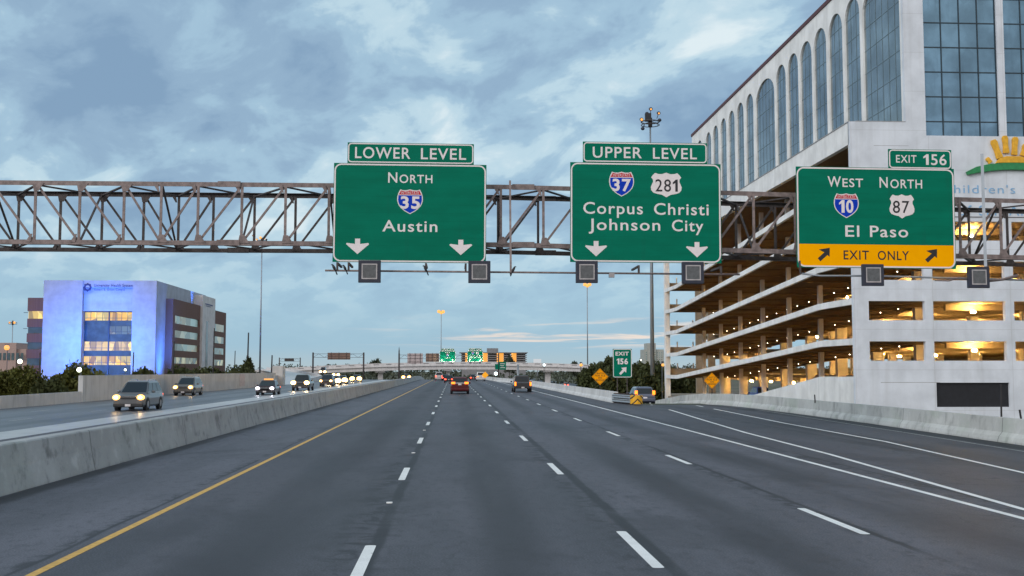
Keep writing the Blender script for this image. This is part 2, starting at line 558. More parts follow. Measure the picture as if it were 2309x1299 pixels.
M['tail_hot'] = emis('taillight_hot', (1.0, 0.22, 0.012), 3.0, (0.4, 0.02, 0.02))
M['tail_far'] = emis('taillight_far', (1.0, 0.07, 0.03), 6.0, (0.4, 0.02, 0.02))
M['lamp_amber'] = emis('lamp_amber', (1.0, 0.42, 0.07), 1.3)
M['lamp_white'] = emis('lamp_white', (0.92, 1.0, 0.72), 6)
M['garage_lamp'] = emis('garage_lamp', (1.0, 0.56, 0.15), 900)
M['small_lamp'] = emis('small_lamp', (1.0, 0.85, 0.62), 14)
M['white_lamp'] = emis('cool_lamp', (0.75, 0.95, 1.0), 9)


def litwin(name, c1, c2, s, cell=(0.7, 0.7, 0.35)):
    k = NT(name)
    vo = k.n('ShaderNodeTexVoronoi', feature='F1')
    vo.inputs['Scale'].default_value = 1.0
    k.t.links.new(k.coord(cell), vo.inputs['Vector'])
    hs = k.n('ShaderNodeSeparateColor')
    k.t.links.new(vo.outputs['Color'], hs.inputs[0])
    k.base((0.05, 0.05, 0.05))
    k.put(k.b.inputs['Emission Color'], k.mix(k.step(hs.outputs[0], 0.25, 0.85), c1, c2))
    k.put(k.b.inputs['Emission Strength'], k.math('MULTIPLY', k.math('ADD', 0.35, hs.outputs[1]), s))
    k.set(0.2)
    return k.m


M['win_gold'] = litwin('lit_window_gold', (0.92, 0.50, 0.01), (0.78, 0.60, 0.12), 1.0)
M['win_cream'] = litwin('lit_window_cream', (0.95, 0.66, 0.15), (0.70, 0.50, 0.18), 0.95)
M['win_dim'] = litwin('lit_window_dim', (0.10, 0.17, 0.19), (0.45, 0.48, 0.34), 0.7)
M['win_side'] = litwin('lit_window_side', (0.22, 0.36, 0.37), (0.42, 0.42, 0.30), 0.42, (0.5, 0.22, 0.3))
M['navy'] = simple('navy_letters', (0.015, 0.035, 0.16), 0.5)
M['logo_blue'] = simple('blue_letters', (0.22, 0.46, 0.72), 0.5)
M['logo_yellow'] = simple('logo_yellow', (0.80, 0.42, 0.02), 0.5)
M['logo_green'] = simple('logo_green', (0.015, 0.23, 0.075), 0.5)


# ------------------------------------------------------------------ mesh building
class MB:
    def __init__(self):
        self.v, self.f, self.s = [], [], []

    def face(self, pts, smooth=False):
        i = len(self.v)
        self.v += [tuple(p) for p in pts]
        self.f.append(tuple(range(i, i + len(pts))))
        self.s.append(smooth)

    def box(self, a, b):
        x0, y0, z0 = (min(a[i], b[i]) for i in range(3))
        x1, y1, z1 = (max(a[i], b[i]) for i in range(3))
        i = len(self.v)
        self.v += [(x0, y0, z0), (x1, y0, z0), (x1, y1, z0), (x0, y1, z0), (x0, y0, z1), (x1, y0, z1), (x1, y1, z1), (x0, y1, z1)]
        for q in ((0, 3, 2, 1), (4, 5, 6, 7), (0, 1, 5, 4), (1, 2, 6, 5), (2, 3, 7, 6), (3, 0, 4, 7)):
            self.f.append(tuple(i + k for k in q))
            self.s.append(False)
        return self

    def bar(self, p, q, w, h=None, up=(0, 0, 1)):
        """rectangular bar from p to q, w sideways, h along 'up'"""
        h = h or w
        p, q = Vector(p), Vector(q)
        d = (q - p).normalized()
        u = Vector(up)
        if abs(d.dot(u)) > 0.98:
            u = Vector((0, 1, 0))
        s = d.cross(u).normalized() * (w / 2)
        t = s.cross(d).normalized() * (h / 2)
        i = len(self.v)
        for c in (p, q):
            self.v += [tuple(c - s - t), tuple(c + s - t), tuple(c + s + t), tuple(c - s + t)]
        for k in ((3, 2, 1, 0), (4, 5, 6, 7), (0, 1, 5, 4), (1, 2, 6, 5), (2, 3, 7, 6), (3, 0, 4, 7)):
            self.f.append(tuple(i + a for a in k))
            self.s.append(False)
        return self

    def tube(self, pts, radii, n=10, cap=True):
        pts = [Vector(p) for p in pts]
        if isinstance(radii, (int, float)):
            radii = [radii] * len(pts)
        rings = []
        ref = None
        for k, p in enumerate(pts):
            d = (pts[min(k + 1, len(pts) - 1)] - pts[max(k - 1, 0)]).normalized()
            u = Vector((0, 0, 1)) if abs(d.z) < 0.9 else Vector((1, 0, 0))
            if ref is not None:
                u = ref
            a = d.cross(u).normalized()
            b = a.cross(d).normalized()
            ref = b
            i = len(self.v)
            for j in range(n):
                t = 2 * pi * j / n
                self.v.append(tuple(p + (a * cos(t) + b * sin(t)) * radii[k]))
            rings.append(i)
        for k in range(len(rings) - 1):
            a, b = rings[k], rings[k + 1]
            for j in range(n):
                self.f.append((a + j, a + (j + 1) % n, b + (j + 1) % n, b + j))
                self.s.append(True)
        if cap:
            self.f.append(tuple(rings[0] + j for j in reversed(range(n))))
            self.s.append(False)
            self.f.append(tuple(rings[-1] + j for j in range(n)))
            self.s.append(False)
        return self

    def loft(self, sections, closed=True, cap=True, smooth=False):
        n = len(sections[0])
        i0 = len(self.v)
        for s in sections:
            self.v += [tuple(p) for p in s]
        for k in range(len(sections) - 1):
            a, b = i0 + k * n, i0 + (k + 1) * n
            for j in range(n if closed else n - 1):
                self.f.append((a + j, a + (j + 1) % n, b + (j + 1) % n, b + j))
                self.s.append(smooth)
        if cap and closed:
            self.f.append(tuple(i0 + j for j in reversed(range(n))))
            self.s.append(False)
            self.f.append(tuple(i0 + (len(sections) - 1) * n + j for j in range(n)))
            self.s.append(False)
        return self

    def prism(self, poly, axis, a, b):
        """2-D polygon extruded along an axis. axis 'y': poly is (x,z); 'x': (y,z); 'z': (x,y)"""
        def mk(p, t):
            return {'y': (p[0], t, p[1]), 'x': (t, p[0], p[1]), 'z': (p[0], p[1], t)}[axis]
        n = len(poly)
        i = len(self.v)
        self.v += [mk(p, a) for p in poly] + [mk(p, b) for p in poly]
        self.f += [tuple(range(i, i + n)), tuple(range(i + 2 * n - 1, i + n - 1, -1))]
        self.s += [False, False]
        for k in range(n):
            self.f.append((i + k, i + (k + 1) % n, i + n + (k + 1) % n, i + n + k))
            self.s.append(False)
        return self

    def disc(self, c, r, axis='y', n=16, rz=None):
        rz = rz or r
        pts = []
        for j in range(n):
            t = 2 * pi * j / n
            a, b = r * cos(t), rz * sin(t)
            pts.append({'y': (c[0] + a, c[1], c[2] + b), 'x': (c[0], c[1] + a, c[2] + b), 'z': (c[0] + a, c[1] + b, c[2])}[axis])
        self.face(pts)
        return self

    def ball(self, c, rx, ry=None, rz=None, nu=12, nv=8):
        ry, rz = ry or rx, rz or rx
        secs = []
        for k in range(1, nv):
            t = pi * k / nv
            secs.append([(c[0] + rx * sin(t) * cos(2 * pi * j / nu), c[1] + ry * sin(t) * sin(2 * pi * j / nu), c[2] - rz * cos(t)) for j in range(nu)])
        return self.loft(secs, smooth=True)

    def mesh(self, name, mat):
        me = bpy.data.meshes.new(name)
        me.from_pydata(self.v, [], self.f)
        me.polygons.foreach_set('use_smooth', self.s)
        if mat:
            me.materials.append(mat)
        me.validate()
        bm = bmesh.new()
        bm.from_mesh(me)
        bmesh.ops.recalc_face_normals(bm, faces=bm.faces)
        bm.to_mesh(me)
        bm.free()
        return me

    def build(self, name, mat, parent=None, bevel=0.0, label=None, raw=False):
        """link as ONE mesh object; world coordinates unless raw (then local to the parent)"""
        if raw or parent is None:
            me = self.mesh(name, mat)
        else:
            off = origin_of(parent)
            self.v = [(p[0] - off[0], p[1] - off[1], p[2] - off[2]) for p in self.v]
            me = self.mesh(name, mat)
        o = bpy.data.objects.new(name, me)
        col.objects.link(o)
        o.parent = parent
        if bevel:
            b = o.modifiers.new('bevel', 'BEVEL')
            b.width = bevel
            b.segments = 2
            b.limit_method = 'ANGLE'
            b.angle_limit = radians(25)
        if label:
            o['label'] = label
        return o


def origin_of(o):
    l = Vector(o.location)
    while o.parent:
        o = o.parent
        l = l + Vector(o.location)
    return l


def tag(o, label, cat, group=None, kind=None):
    if label:
        o['label'] = label
    if cat:
        o['category'] = cat
    if group:
        o['group'] = group
    if kind:
        o['kind'] = kind
    return o


def thing(name, label, cat, loc=(0, 0, 0), rotz=0.0, group=None):
    o = bpy.data.objects.new(name, None)
    o.empty_display_size = 0.3
    col.objects.link(o)
    o.location = loc
    o.rotation_euler = (0, 0, rotz)
    return tag(o, label, cat, group)


def struct(name, mb, mat):
    o = mb.build(name, mat)
    o['kind'] = 'structure'
    return o


def children(o):
    return [c for c in bpy.data.objects if c.parent is o]


def copy_tree(o, parent=None):
    c = o.copy()
    col.objects.link(c)
    c.parent = parent
    for ch in children(o):
        copy_tree(ch, c)
    return c


# ------------------------------------------------------------------ lettering
def glyph_mesh(body, offset):
    cu = bpy.data.curves.new('lettering', 'FONT')
    cu.body = body
    cu.offset = offset
    cu.space_character = 1.12
    cu.space_word = 1.25
    cu.resolution_u = 4
    o = bpy.data.objects.new('lettering', cu)
    me = bpy.data.meshes.new_from_object(o)
    bpy.data.objects.remove(o)
    bpy.data.curves.remove(cu)
    v = [(p.co.x, p.co.y) for p in me.vertices]
    f = [tuple(q.vertices) for q in me.polygons]
    bpy.data.meshes.remove(me)
    return v, f


_cap = {}


def text_into(mb, body, x0, x1, ztop, zbase, y, offset=0.010, up=1):
    """capital letters fill zbase..ztop, the string fills x0..x1, lying in the plane y, read from -y"""
    if offset not in _cap:
        hv, _ = glyph_mesh('H', offset)
        _cap[offset] = (min(p[1] for p in hv), max(p[1] for p in hv))
    c0, c1 = _cap[offset]
    if body.isdigit() and '1' in body:
        v, f, x = [], [], 0.0
        for ch in body:
            if ch == '1':
                hw = 0.075 + offset
                gv = [(0.16, c0), (0.16 + 2 * hw, c0), (0.16 + 2 * hw, c1), (0.20, c1), (0.0, c1 - 0.17), (0.0, c1 - 0.28), (0.16, c1 - 0.20)]
                gf = [tuple(range(7))]
                adv = 0.47
            else:
                gv, gf = glyph_mesh(ch, offset)
                mn = min(p[0] for p in gv)
                gv = [(p[0] - mn, p[1]) for p in gv]
                adv = max(p[0] for p in gv) + 0.11
            i = len(v)
            v += [(p[0] + x, p[1]) for p in gv]
            f += [tuple(i + a for a in q) for q in gf]
            x += adv
    else:
        v, f = glyph_mesh(body, offset)
    a, b = min(p[0] for p in v), max(p[0] for p in v)
    i = len(mb.v)
    for p in v:
        mb.v.append((x0 + (p[0] - a) / (b - a) * (x1 - x0), y, zbase + (p[1] - c0) / (c1 - c0) * (ztop - zbase)))
    for q in f:
        mb.f.append(tuple(i + k for k in q))
        mb.s.append(False)
    return mb


def rrect(x0, x1, z0, z1, r, n=6):
    pts = []
    for cx, cz, a0 in ((x1 - r, z1 - r, 0), (x0 + r, z1 - r, 90), (x0 + r, z0 + r, 180), (x1 - r, z0 + r, 270)):
        for k in range(n + 1):
            t = radians(a0 + 90 * k / n)
            pts.append((cx + r * cos(t), cz + r * sin(t)))
    return pts


def ring_into(mb, outer, inner, y):
    n = len(outer)
    i = len(mb.v)
    mb.v += [(p[0], y, p[1]) for p in outer] + [(p[0], y, p[1]) for p in inner]
    for k in range(n):
        mb.f.append((i + k, i + (k + 1) % n, i + n + (k + 1) % n, i + n + k))
        mb.s.append(False)


def poly_into(mb, pts, y):
    mb.face([(p[0], y, p[1]) for p in pts])


INTERSTATE = [(0.12, 1.0), (0.22, 0.965), (0.36, 0.965), (0.5, 1.0), (0.64, 0.965), (0.78, 0.965), (0.88, 1.0), (0.95, 0.86), (0.99, 0.72), (1.0, 0.58),
              (0.975, 0.45), (0.92, 0.33), (0.83, 0.22), (0.70, 0.115), (0.5, 0.0), (0.30, 0.115), (0.17, 0.22), (0.08, 0.33),
              (0.025, 0.45), (0.0, 0.58), (0.01, 0.72), (0.05, 0.86)]
USROUTE = [(0.14, 0.985), (0.25, 0.945), (0.36, 0.94), (0.5, 1.0), (0.64, 0.94), (0.75, 0.945), (0.86, 0.985), (0.93, 0.90), (0.985, 0.80), (0.93, 0.72), (0.925, 0.62),
           (0.965, 0.52), (1.0, 0.40), (0.985, 0.28), (0.92, 0.185), (0.80, 0.135), (0.64, 0.10), (0.5, 0.0), (0.36, 0.10), (0.20, 0.135),
           (0.08, 0.185), (0.015, 0.28), (0.0, 0.40), (0.035, 0.52), (0.075, 0.62), (0.07, 0.72), (0.015, 0.80), (0.07, 0.90)]
DOWN_ARROW = [(0.39, 1.0), (0.61, 1.0), (0.61, 0.66), (0.96, 0.72), (1.0, 0.65), (0.5, 0.0), (0.0, 0.65), (0.04, 0.72), (0.39, 0.66)]
UP_RIGHT = [(1.0, 1.0), (0.98, 0.33), (0.80, 0.47), (0.22, 0.0), (0.0, 0.22), (0.55, 0.66), (0.10, 0.86)]


# ================================================================== SETTING
GZ = -4.0


def mz(Y):          # main carriageway: flat, then dropping away under the overpass
    if Y < 285:
        return 0.0
    t = min(1.0, (Y - 285) / 150.0)
    return -3.8 * t * t * (3 - 2 * t)


def rz(Y):          # exit ramp: flat, then dropping to the street
    if Y < 72:
        return 0.0
    if Y < 103:
        return -((Y - 72) / 31.0) ** 2 * 1.2
    return max(GZ + 0.05, -1.2 - 0.077 * (Y - 103))


g = MB()
g.face([(-2500, -300, GZ), (2500, -300, GZ), (2500, 4500, GZ), (-2500, 4500, GZ)])
struct('ground', g, M['ground'])

ys = [-40, 0, 40, 82] + [82 + 14 * i for i in range(1, 33)]
road = MB()
for a, b in zip(ys[:-1], ys[1:]):
    road.face([(-28.6, a, mz(a)), (12.4, a, mz(a)), (12.4, b, mz(b)), (-28.6, b, mz(b))])
road.v = [tuple(v) for v in road.v]
struct('road', road, M['asphalt'])
ry = [-40, 0, 30, 60, 72, 78, 84, 90, 96, 103, 110, 118, 126, 134, 139.4, 160, 220, 300]


def ramp_left(Y):
    return 12.4 if Y < 82 else 12.4 + min(1.6, (Y - 82) * 0.12)


ramp = MB()
for a, b in zip(ry[:-1], ry[1:]):
    ramp.face([(ramp_left(a), a, rz(a)), (19.6, a, rz(a)), (19.6, b, rz(b)), (ramp_left(b), b, rz(b))])
struct('exit_ramp', ramp, M['asphalt_old'])

# embankment fill so the raised road has sides
fill = MB()
fill.box((-29.2, -40, GZ - 0.5), (12.3, 284, -0.12))
fill.box((12.6, -40, GZ - 0.5), (20.2, 84, -0.12))
struct('embankment', fill, M['ground'])

sh = MB()
for a, b in zip(range(-40, 400, 20), range(-20, 420, 20)):
    if b <= 280:
        sh.face([(-17.55, a, 0.004), (-15.6, a, 0.004), (-15.6, b, 0.004), (-17.55, b, 0.004)])
struct('road_shoulder', sh, M['shoulder'])

M['asphalt_smooth'] = asphalt('asphalt_smooth', (0.075, 0.077, 0.086), lanes=((-19.3, 0.9), (-22.7, 0.9)))
M['asphalt_smooth'].node_tree.nodes['Principled BSDF'].inputs['Roughness'].default_value = 0.40
for l_ in list(M['asphalt_smooth'].node_tree.links):
    if l_.to_socket.name == 'Roughness':
        M['asphalt_smooth'].node_tree.links.remove(l_)
onc = MB()
for a, b in zip(range(-40, 400, 20), range(-20, 420, 20)):
    if b <= 280:
        onc.face([(-27.9, a, 0.004), (-17.56, a, 0.004), (-17.56, b, 0.004), (-27.9, b, 0.004)])
struct('oncoming_road', onc, M['asphalt_smooth'])
street = MB()
street.face([(38, 250, GZ + 0.02), (55, 250, GZ + 0.02), (62, 900, GZ + 0.02), (38, 900, GZ + 0.02)])
struct('side_street', street, M['asphalt_old'])


# ---- painted markings
def strip(mb, pts, w, dz=0.004):
    for (x0, y0), (x1, y1) in zip(pts[:-1], pts[1:]):
        z0 = (mz(y0) if x0 < 12.4 else rz(y0)) + dz
        z1 = (mz(y1) if x1 < 12.4 else rz(y1)) + dz
        mb.face([(x0 - w / 2, y0, z0), (x0 + w / 2, y0, z0), (x1 + w / 2, y1, z1), (x1 - w / 2, y1, z1)])


yl = MB()
strip(yl, [(-4.93, y) for y in range(-40, 281, 20)], 0.13)
yo = yl.build('yellow_edge_line', M['paint_yellow'])
yo['kind'] = 'structure'
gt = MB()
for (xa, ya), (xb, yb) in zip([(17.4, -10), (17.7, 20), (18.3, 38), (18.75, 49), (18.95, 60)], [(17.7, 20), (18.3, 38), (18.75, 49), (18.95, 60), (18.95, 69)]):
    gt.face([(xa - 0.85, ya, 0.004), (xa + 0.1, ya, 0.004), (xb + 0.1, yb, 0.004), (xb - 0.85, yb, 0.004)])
struct('dark_road_strip', gt, asphalt('asphalt_dark_strip', (0.026, 0.03, 0.036)))  # strip of darker asphalt along the outer ramp barrier
wl = MB()
strip(wl, [(9.22, -40), (9.25, 19), (9.40, 45), (9.45, 80), (9.4, 130), (9.35, 200), (9.35, 280)], 0.15)
strip(wl, [(9.3, 0), (9.85, 19), (10.75, 31.5), (11.25, 42.6), (12.1, 54), (13.05, 66), (14.1, 79)], 0.15, 0.008)
strip(wl, [(11.4, 8), (13.4, 26), (14.55, 37), (15.0, 49.7), (15.9, 64), (16.7, 76), (16.9, 90)], 0.14, 0.008)
wo = wl.build('white_edge_line', M['paint_white'])
wo['kind'] = 'structure'
wd = MB()
strip(wd, [(16.3, 22), (16.9, 33), (17.45, 43), (18.0, 56), (18.5, 67), (18.6, 80)], 0.08, 0.008)
for y0 in range(30, 280, 12):
    strip(wd, [(-21.0, y0), (-21.0, y0 + 3)], 0.12, 0.008)
    strip(wd, [(-24.4, y0), (-24.4, y0 + 3)], 0.12, 0.008)
wo2 = wd.build('worn_lane_line', M['paint_worn'])
wo2['kind'] = 'structure'
DASH0 = 6010.0 / 442 + 0.0
dash_n = 0
proto = None
for li, x0 in enumerate((-1.116, 2.5, 6.06)):
    off = (0.0, 0.0, 3.4)[li] + (-0.45, 0.0, 1.15 - 0.0)[li]
    start = (12.45, 13.6, 16.2)[li]
    for k in range(22):
        y0 = start + 12.2 * k
        if y0 > 276:
            break
        if proto is None:
            d = MB()
            pr = rrect(-0.075, 0.075, 0, 3.1, 0.05, 3)
            d.face([(p[0], p[1], 0) for p in pr])
            proto = d.mesh('lane_dash', M['paint_white'])
        o = bpy.data.objects.new('lane_dash', proto)
        col.objects.link(o)
        o.location = (x0 + (random.random() - 0.5) * 0.02, y0, mz(y0) + 0.004)
        o['kind'] = 'structure'
rm = MB()
for k in range(3):
    y0 = 20.4 + 12.2 * k
    rm.prism(rrect(-1.2, -1.09, y0, y0 + 0.1, 0.02, 2), 'z', 0.0, 0.018)
rmo = rm.build('raised_marker', M['paint_white'])
rmo['kind'] = 'structure'


# ---- barriers
def barrier(name, label, prof, path, mat, cat='barrier'):
    secs = []
    for k, (x, y, z) in enumerate(path):
        a = Vector(path[max(0, k - 1)][:2])
        b = Vector(path[min(len(path) - 1, k + 1)][:2])
        d = (b - a).normalized()
        nx, ny = d.y, -d.x
        secs.append([(x + nx * p, y + ny * p, z + h) for p, h in prof])
    m = MB()
    m.loft(secs)
    o = m.build(name, mat)
    tag(o, label, cat)
    return o


barrier('concrete_barrier', 'long stained grey concrete median barrier between the two directions of traffic',
        [(0.0, -0.1), (0.0, 0.03), (-0.10, 0.50), (-0.16, 0.93), (-0.19, 0.96), (-0.50, 0.96), (-0.53, 0.93), (-0.69, 0.03), (-0.69, -0.1)],
        [(-8.6, y, mz(y)) for y in list(range(-40, 285, 15)) + [300, 330, 360, 400, 440]], M['barrier'])
RB = [(0.0, -0.1), (0.0, 0.06), (0.05, 0.20), (0.16, 0.33), (0.20, 0.81), (0.44, 0.81), (0.48, 0.33), (0.60, 0.06), (0.60, -0.1)]
barrier('concrete_barrier', 'pale concrete barrier on the right of the main lanes, ending at the crash cushion',
        RB, [(11.75, 82, 0)] + [(11.75, y, mz(y)) for y in (100, 130, 160, 180)] + [(11.4, 200, 0), (9.8, 225, 0), (8.9, 250, 0), (8.6, 280, 0), (8.4, 320, mz(320)), (8.2, 380, mz(380))],
        M['barrier_clean'])
barrier('concrete_barrier', 'mossy concrete barrier along the outer edge of the exit ramp below the white garage',
        RB, [(17.4, -10, 0), (17.7, 20, 0), (18.3, 38, 0), (18.75, 49, 0), (18.95, 60, 0), (18.95, 69, 0), (18.8, 76, rz(76)), (18.75, 84, rz(84)), (18.7, 92, rz(92)), (18.7, 103, rz(103)), (18.7, 118, rz(118)), (18.7, 130, rz(130))],
        M['barrier_pale'])
barrier('concrete_barrier', 'low concrete barrier of the oncoming lanes in front of the round bushes',
        [(0.0, -0.1), (0.0, 0.8), (-0.25, 0.8), (-0.25, -0.1)], [(-28.0, y, 0) for y in (-20, 20, 60, 85.8)], M['wall_concrete'])
m = MB()
m.box((-28.35, 86, -0.2), (-28.0, 178, 2.0))
m.box((-28.2, 178, 0.0), (-28.05, 182, 1.6))
wallo = thing('retaining_wall', 'tall plain concrete wall beside the oncoming lanes, ending in a thicker pillar', 'wall', (-28, 130, 0))
m.build('wall_panel', M['wall_concrete'], wallo)
MB().box((-29.0, 180.5, -0.2), (-27.3, 183, 3.1)).build('end_pillar', M['wall_concrete'], wallo, 0.05)
m = MB()
m.box((-27.998, 148, 0.3), (-27.97, 151.5, 1.93))
m.build('patched_panel', M['sign_back_pale'], wallo)

# merge ramp on the left, from the overpass down to the oncoming lanes
mr = MB()
mpath = [(-27.9, 190, 0.0), (-30, 230, 0.1), (-34, 280, 0.35), (-41, 330, 0.6), (-52, 385, 1.2), (-66, 440, 2.2), (-84, 500, 3.0)]
for (x0, y0, z0), (x1, y1, z1) in zip(mpath[:-1], mpath[1:]):
    mr.face([(x0 - 8, y0, z0), (x0 + 1, y0, z0), (x1 + 1, y1, z1), (x1 - 8, y1, z1)])
struct('merge_road', mr, M['shoulder'])
barrier('retaining_wall', 'whitish concrete wall carrying the merging road on the left before the overpass',
        [(0.0, -5.0), (0.0, 0.75), (-0.3, 0.75), (-0.3, -5.0)], [(x + 1.3, y, z) for x, y, z in mpath], M['bridge'], 'wall')

# ---- overpass
OY = 450.0


def oz(x):   # top of the parapet
    return 5.75 - ((x - 6) / 76.0) ** 2 * 2.6


ov = thing('overpass', 'long white concrete overpass crossing above the whole highway in the distance', 'bridge', (5, OY, GZ))
xs = [-84 + 6 * i for i in range(33)]


def ovloft(y0, y1, a, b, name, mat):
    m = MB()
    m.loft([[(x, y0, oz(x) + a), (x, y1, oz(x) + a), (x, y1, oz(x) + b), (x, y0, oz(x) + b)] for x in xs])
    return m.build(name, mat, ov)


ovloft(OY, OY + 0.3, -1.0, 0.0, 'parapet', M['bridge'])
ovloft(OY - 0.25, OY + 11, -1.55, -1.01, 'deck', M['bridge'])
ovloft(OY + 10.6, OY + 10.9, -1.0, 0.0, 'parapet', M['bridge'])
ovloft(OY + 0.35, OY + 10.4, -3.0, -1.56, 'girder', M['bridge'])
m = MB()
for x in range(-82, 106, 5):
    m.box((x, OY - 0.06, oz(x) - 0.62), (x + 2.1, OY - 0.01, oz(x) - 0.34))
m.build('rail_opening', M['bridge_dark'], ov)
for px, w in ((1235, 2.2), (858, 2.0), (1010, 1.5)):
    x = P(px, 840, OY + 5).x
    pm = MB()
    pm.box((x - w / 2, OY + 4, GZ - 0.2), (x + w / 2, OY + 6, oz(x) - 3.6))
    pm.box((x - w, OY + 1, oz(x) - 3.6), (x + w, OY + 10, oz(x) - 3.0))
    pm.build('pier', M['bridge'], ov)


# ================================================================== GANTRY WITH SIGNS
GY = 41.0
TF, TR = 41.65, 44.3           # front and rear truss planes
PAN = 1.615
X0 = -10.89


def camber(x):
    if x < 2:
        return 0.0
    return -0.019 * (x - 2)


tx = [X0 - 1.36 / 2 * 2 - PAN * k for k in range(10, -1, -1)] + [X0] + [X0 + 1.36 + PAN * k for k in range(0, 22)]
tx = sorted(set(round(v, 3) for v in tx))
ZT, ZB = 9.33, 7.13
truss = thing('sign_gantry', 'weathered steel box truss spanning the highway behind the three big green signs', 'gantry', (0, TF, 0))


def tpt(x, y, top):
    return (x, y, (ZT if top else ZB) + camber(x))


for y, top in ((TF, 1), (TF, 0), (TR, 1), (TR, 0)):
    m = MB()
    for a, b in zip(tx[:-1], tx[1:]):
        p, q = tpt(a, y, top), tpt(b, y, top)
        s = 1 if top else -1
        m.bar(p, q, 0.022, 0.17)
        m.bar((p[0], p[1] + (0.085 if y == TF else -0.085), p[2] + s * 0.078), (q[0], q[1] + (0.085 if y == TF else -0.085), q[2] + s * 0.078), 0.15, 0.02)
    for spx in (517, 1180) if y == TF else (540, 1230):
        sx = P(spx, 420, y).x
        c = tpt(sx, y - 0.03, top)
        m.bar((c[0] - 0.42, c[1], c[2] + 0.01), (c[0] + 0.42, c[1], c[2] + 0.01), 0.05, 0.21)
    m.build('chord', M['steel'] if y == TF else M['steel_dark'], truss)
for y in (TF, TR):
    mt = M['steel'] if y == TF else M['steel_dark']
    for i, x in enumerate(tx):
        a, b = tpt(x, y + 0.01, 1), tpt(x, y + 0.01, 0)
        m = MB().bar(b, a, 0.095, 0.05, (0, 1, 0))
        s = -1 if x < X0 else 1
        for pt, up in ((a, -1), (b, 1)):     # gusset plate
            gx = -s if pt is b else s
            gx = gx if pt is b else -gx
            m.prism([(pt[0] - 0.12, pt[2]), (pt[0] + 0.30 * (1 if (x < X0) == (pt is a) else -1), pt[2]),
                     (pt[0] + 0.12 * (1 if (x < X0) == (pt is a) else -1), pt[2] + 0.30 * up), (pt[0] - 0.06, pt[2] + 0.30 * up)], 'y', y - 0.035, y - 0.02)
        m.build('upright', mt, truss)
    for a, b in zip(tx[:-1], tx[1:]):
        if b <= X0 + 0.01:
            p, q = tpt(a, y + 0.05, 1), tpt(b, y + 0.05, 0)
        else:
            p, q = tpt(a, y + 0.05, 0), tpt(b, y + 0.05, 1)
        MB().bar(p, q, 0.08, 0.05, (0, 1, 0)).build('diagonal', mt, truss)
for top in (1, 0):
    for i, x in enumerate(tx[:-1]):
        x2 = tx[i + 1]
        a, b = (x, TF + 0.09), (x2, TR - 0.09)
        if i % 2:
            a, b = (x, TR - 0.09), (x2, TF + 0.09)
        dz = -0.06 if top else 0.06
        p, q = tpt(a[0], a[1], top), tpt(b[0], b[1], top)
        MB().bar((p[0], p[1], p[2] + dz), (q[0], q[1], q[2] + dz), 0.10, 0.05).build('lateral_brace', M['steel_dark'], truss)
for i, x in enumerate(tx[1::2]):
    p, q = tpt(x, TF + 0.1, i % 2), tpt(x, TR - 0.1, 1 - i % 2)
    MB().bar(p, q, 0.07, 0.05).build('cross_brace', M['steel_dark'], truss)
for x in (-27.6, 23.8):
    m = MB()
    for y in (TF, TR):
        m.tube([(x, y, -0.3), (x, y, 9.7 + camber(x))], 0.17, 10)
    m.bar((x, TF, 3.5), (x, TR, 6.0), 0.08)
    m.bar((x, TF, 6.2), (x, TR, 3.6), 0.08)
    m.build('support_post', M['galv'], truss)
m = MB()
for y in (TF, TR):
    for z in (ZB, ZT):
        m.bar((tx[-1], y, z + camber(tx[-1])), (23.8, y, z + camber(23.8)), 0.1, 0.16)
        m.bar((-27.6, y, z), (tx[0], y, z), 0.1, 0.16)
m.build('end_panel', M['steel'], truss)

SC = GY / F * 1.0


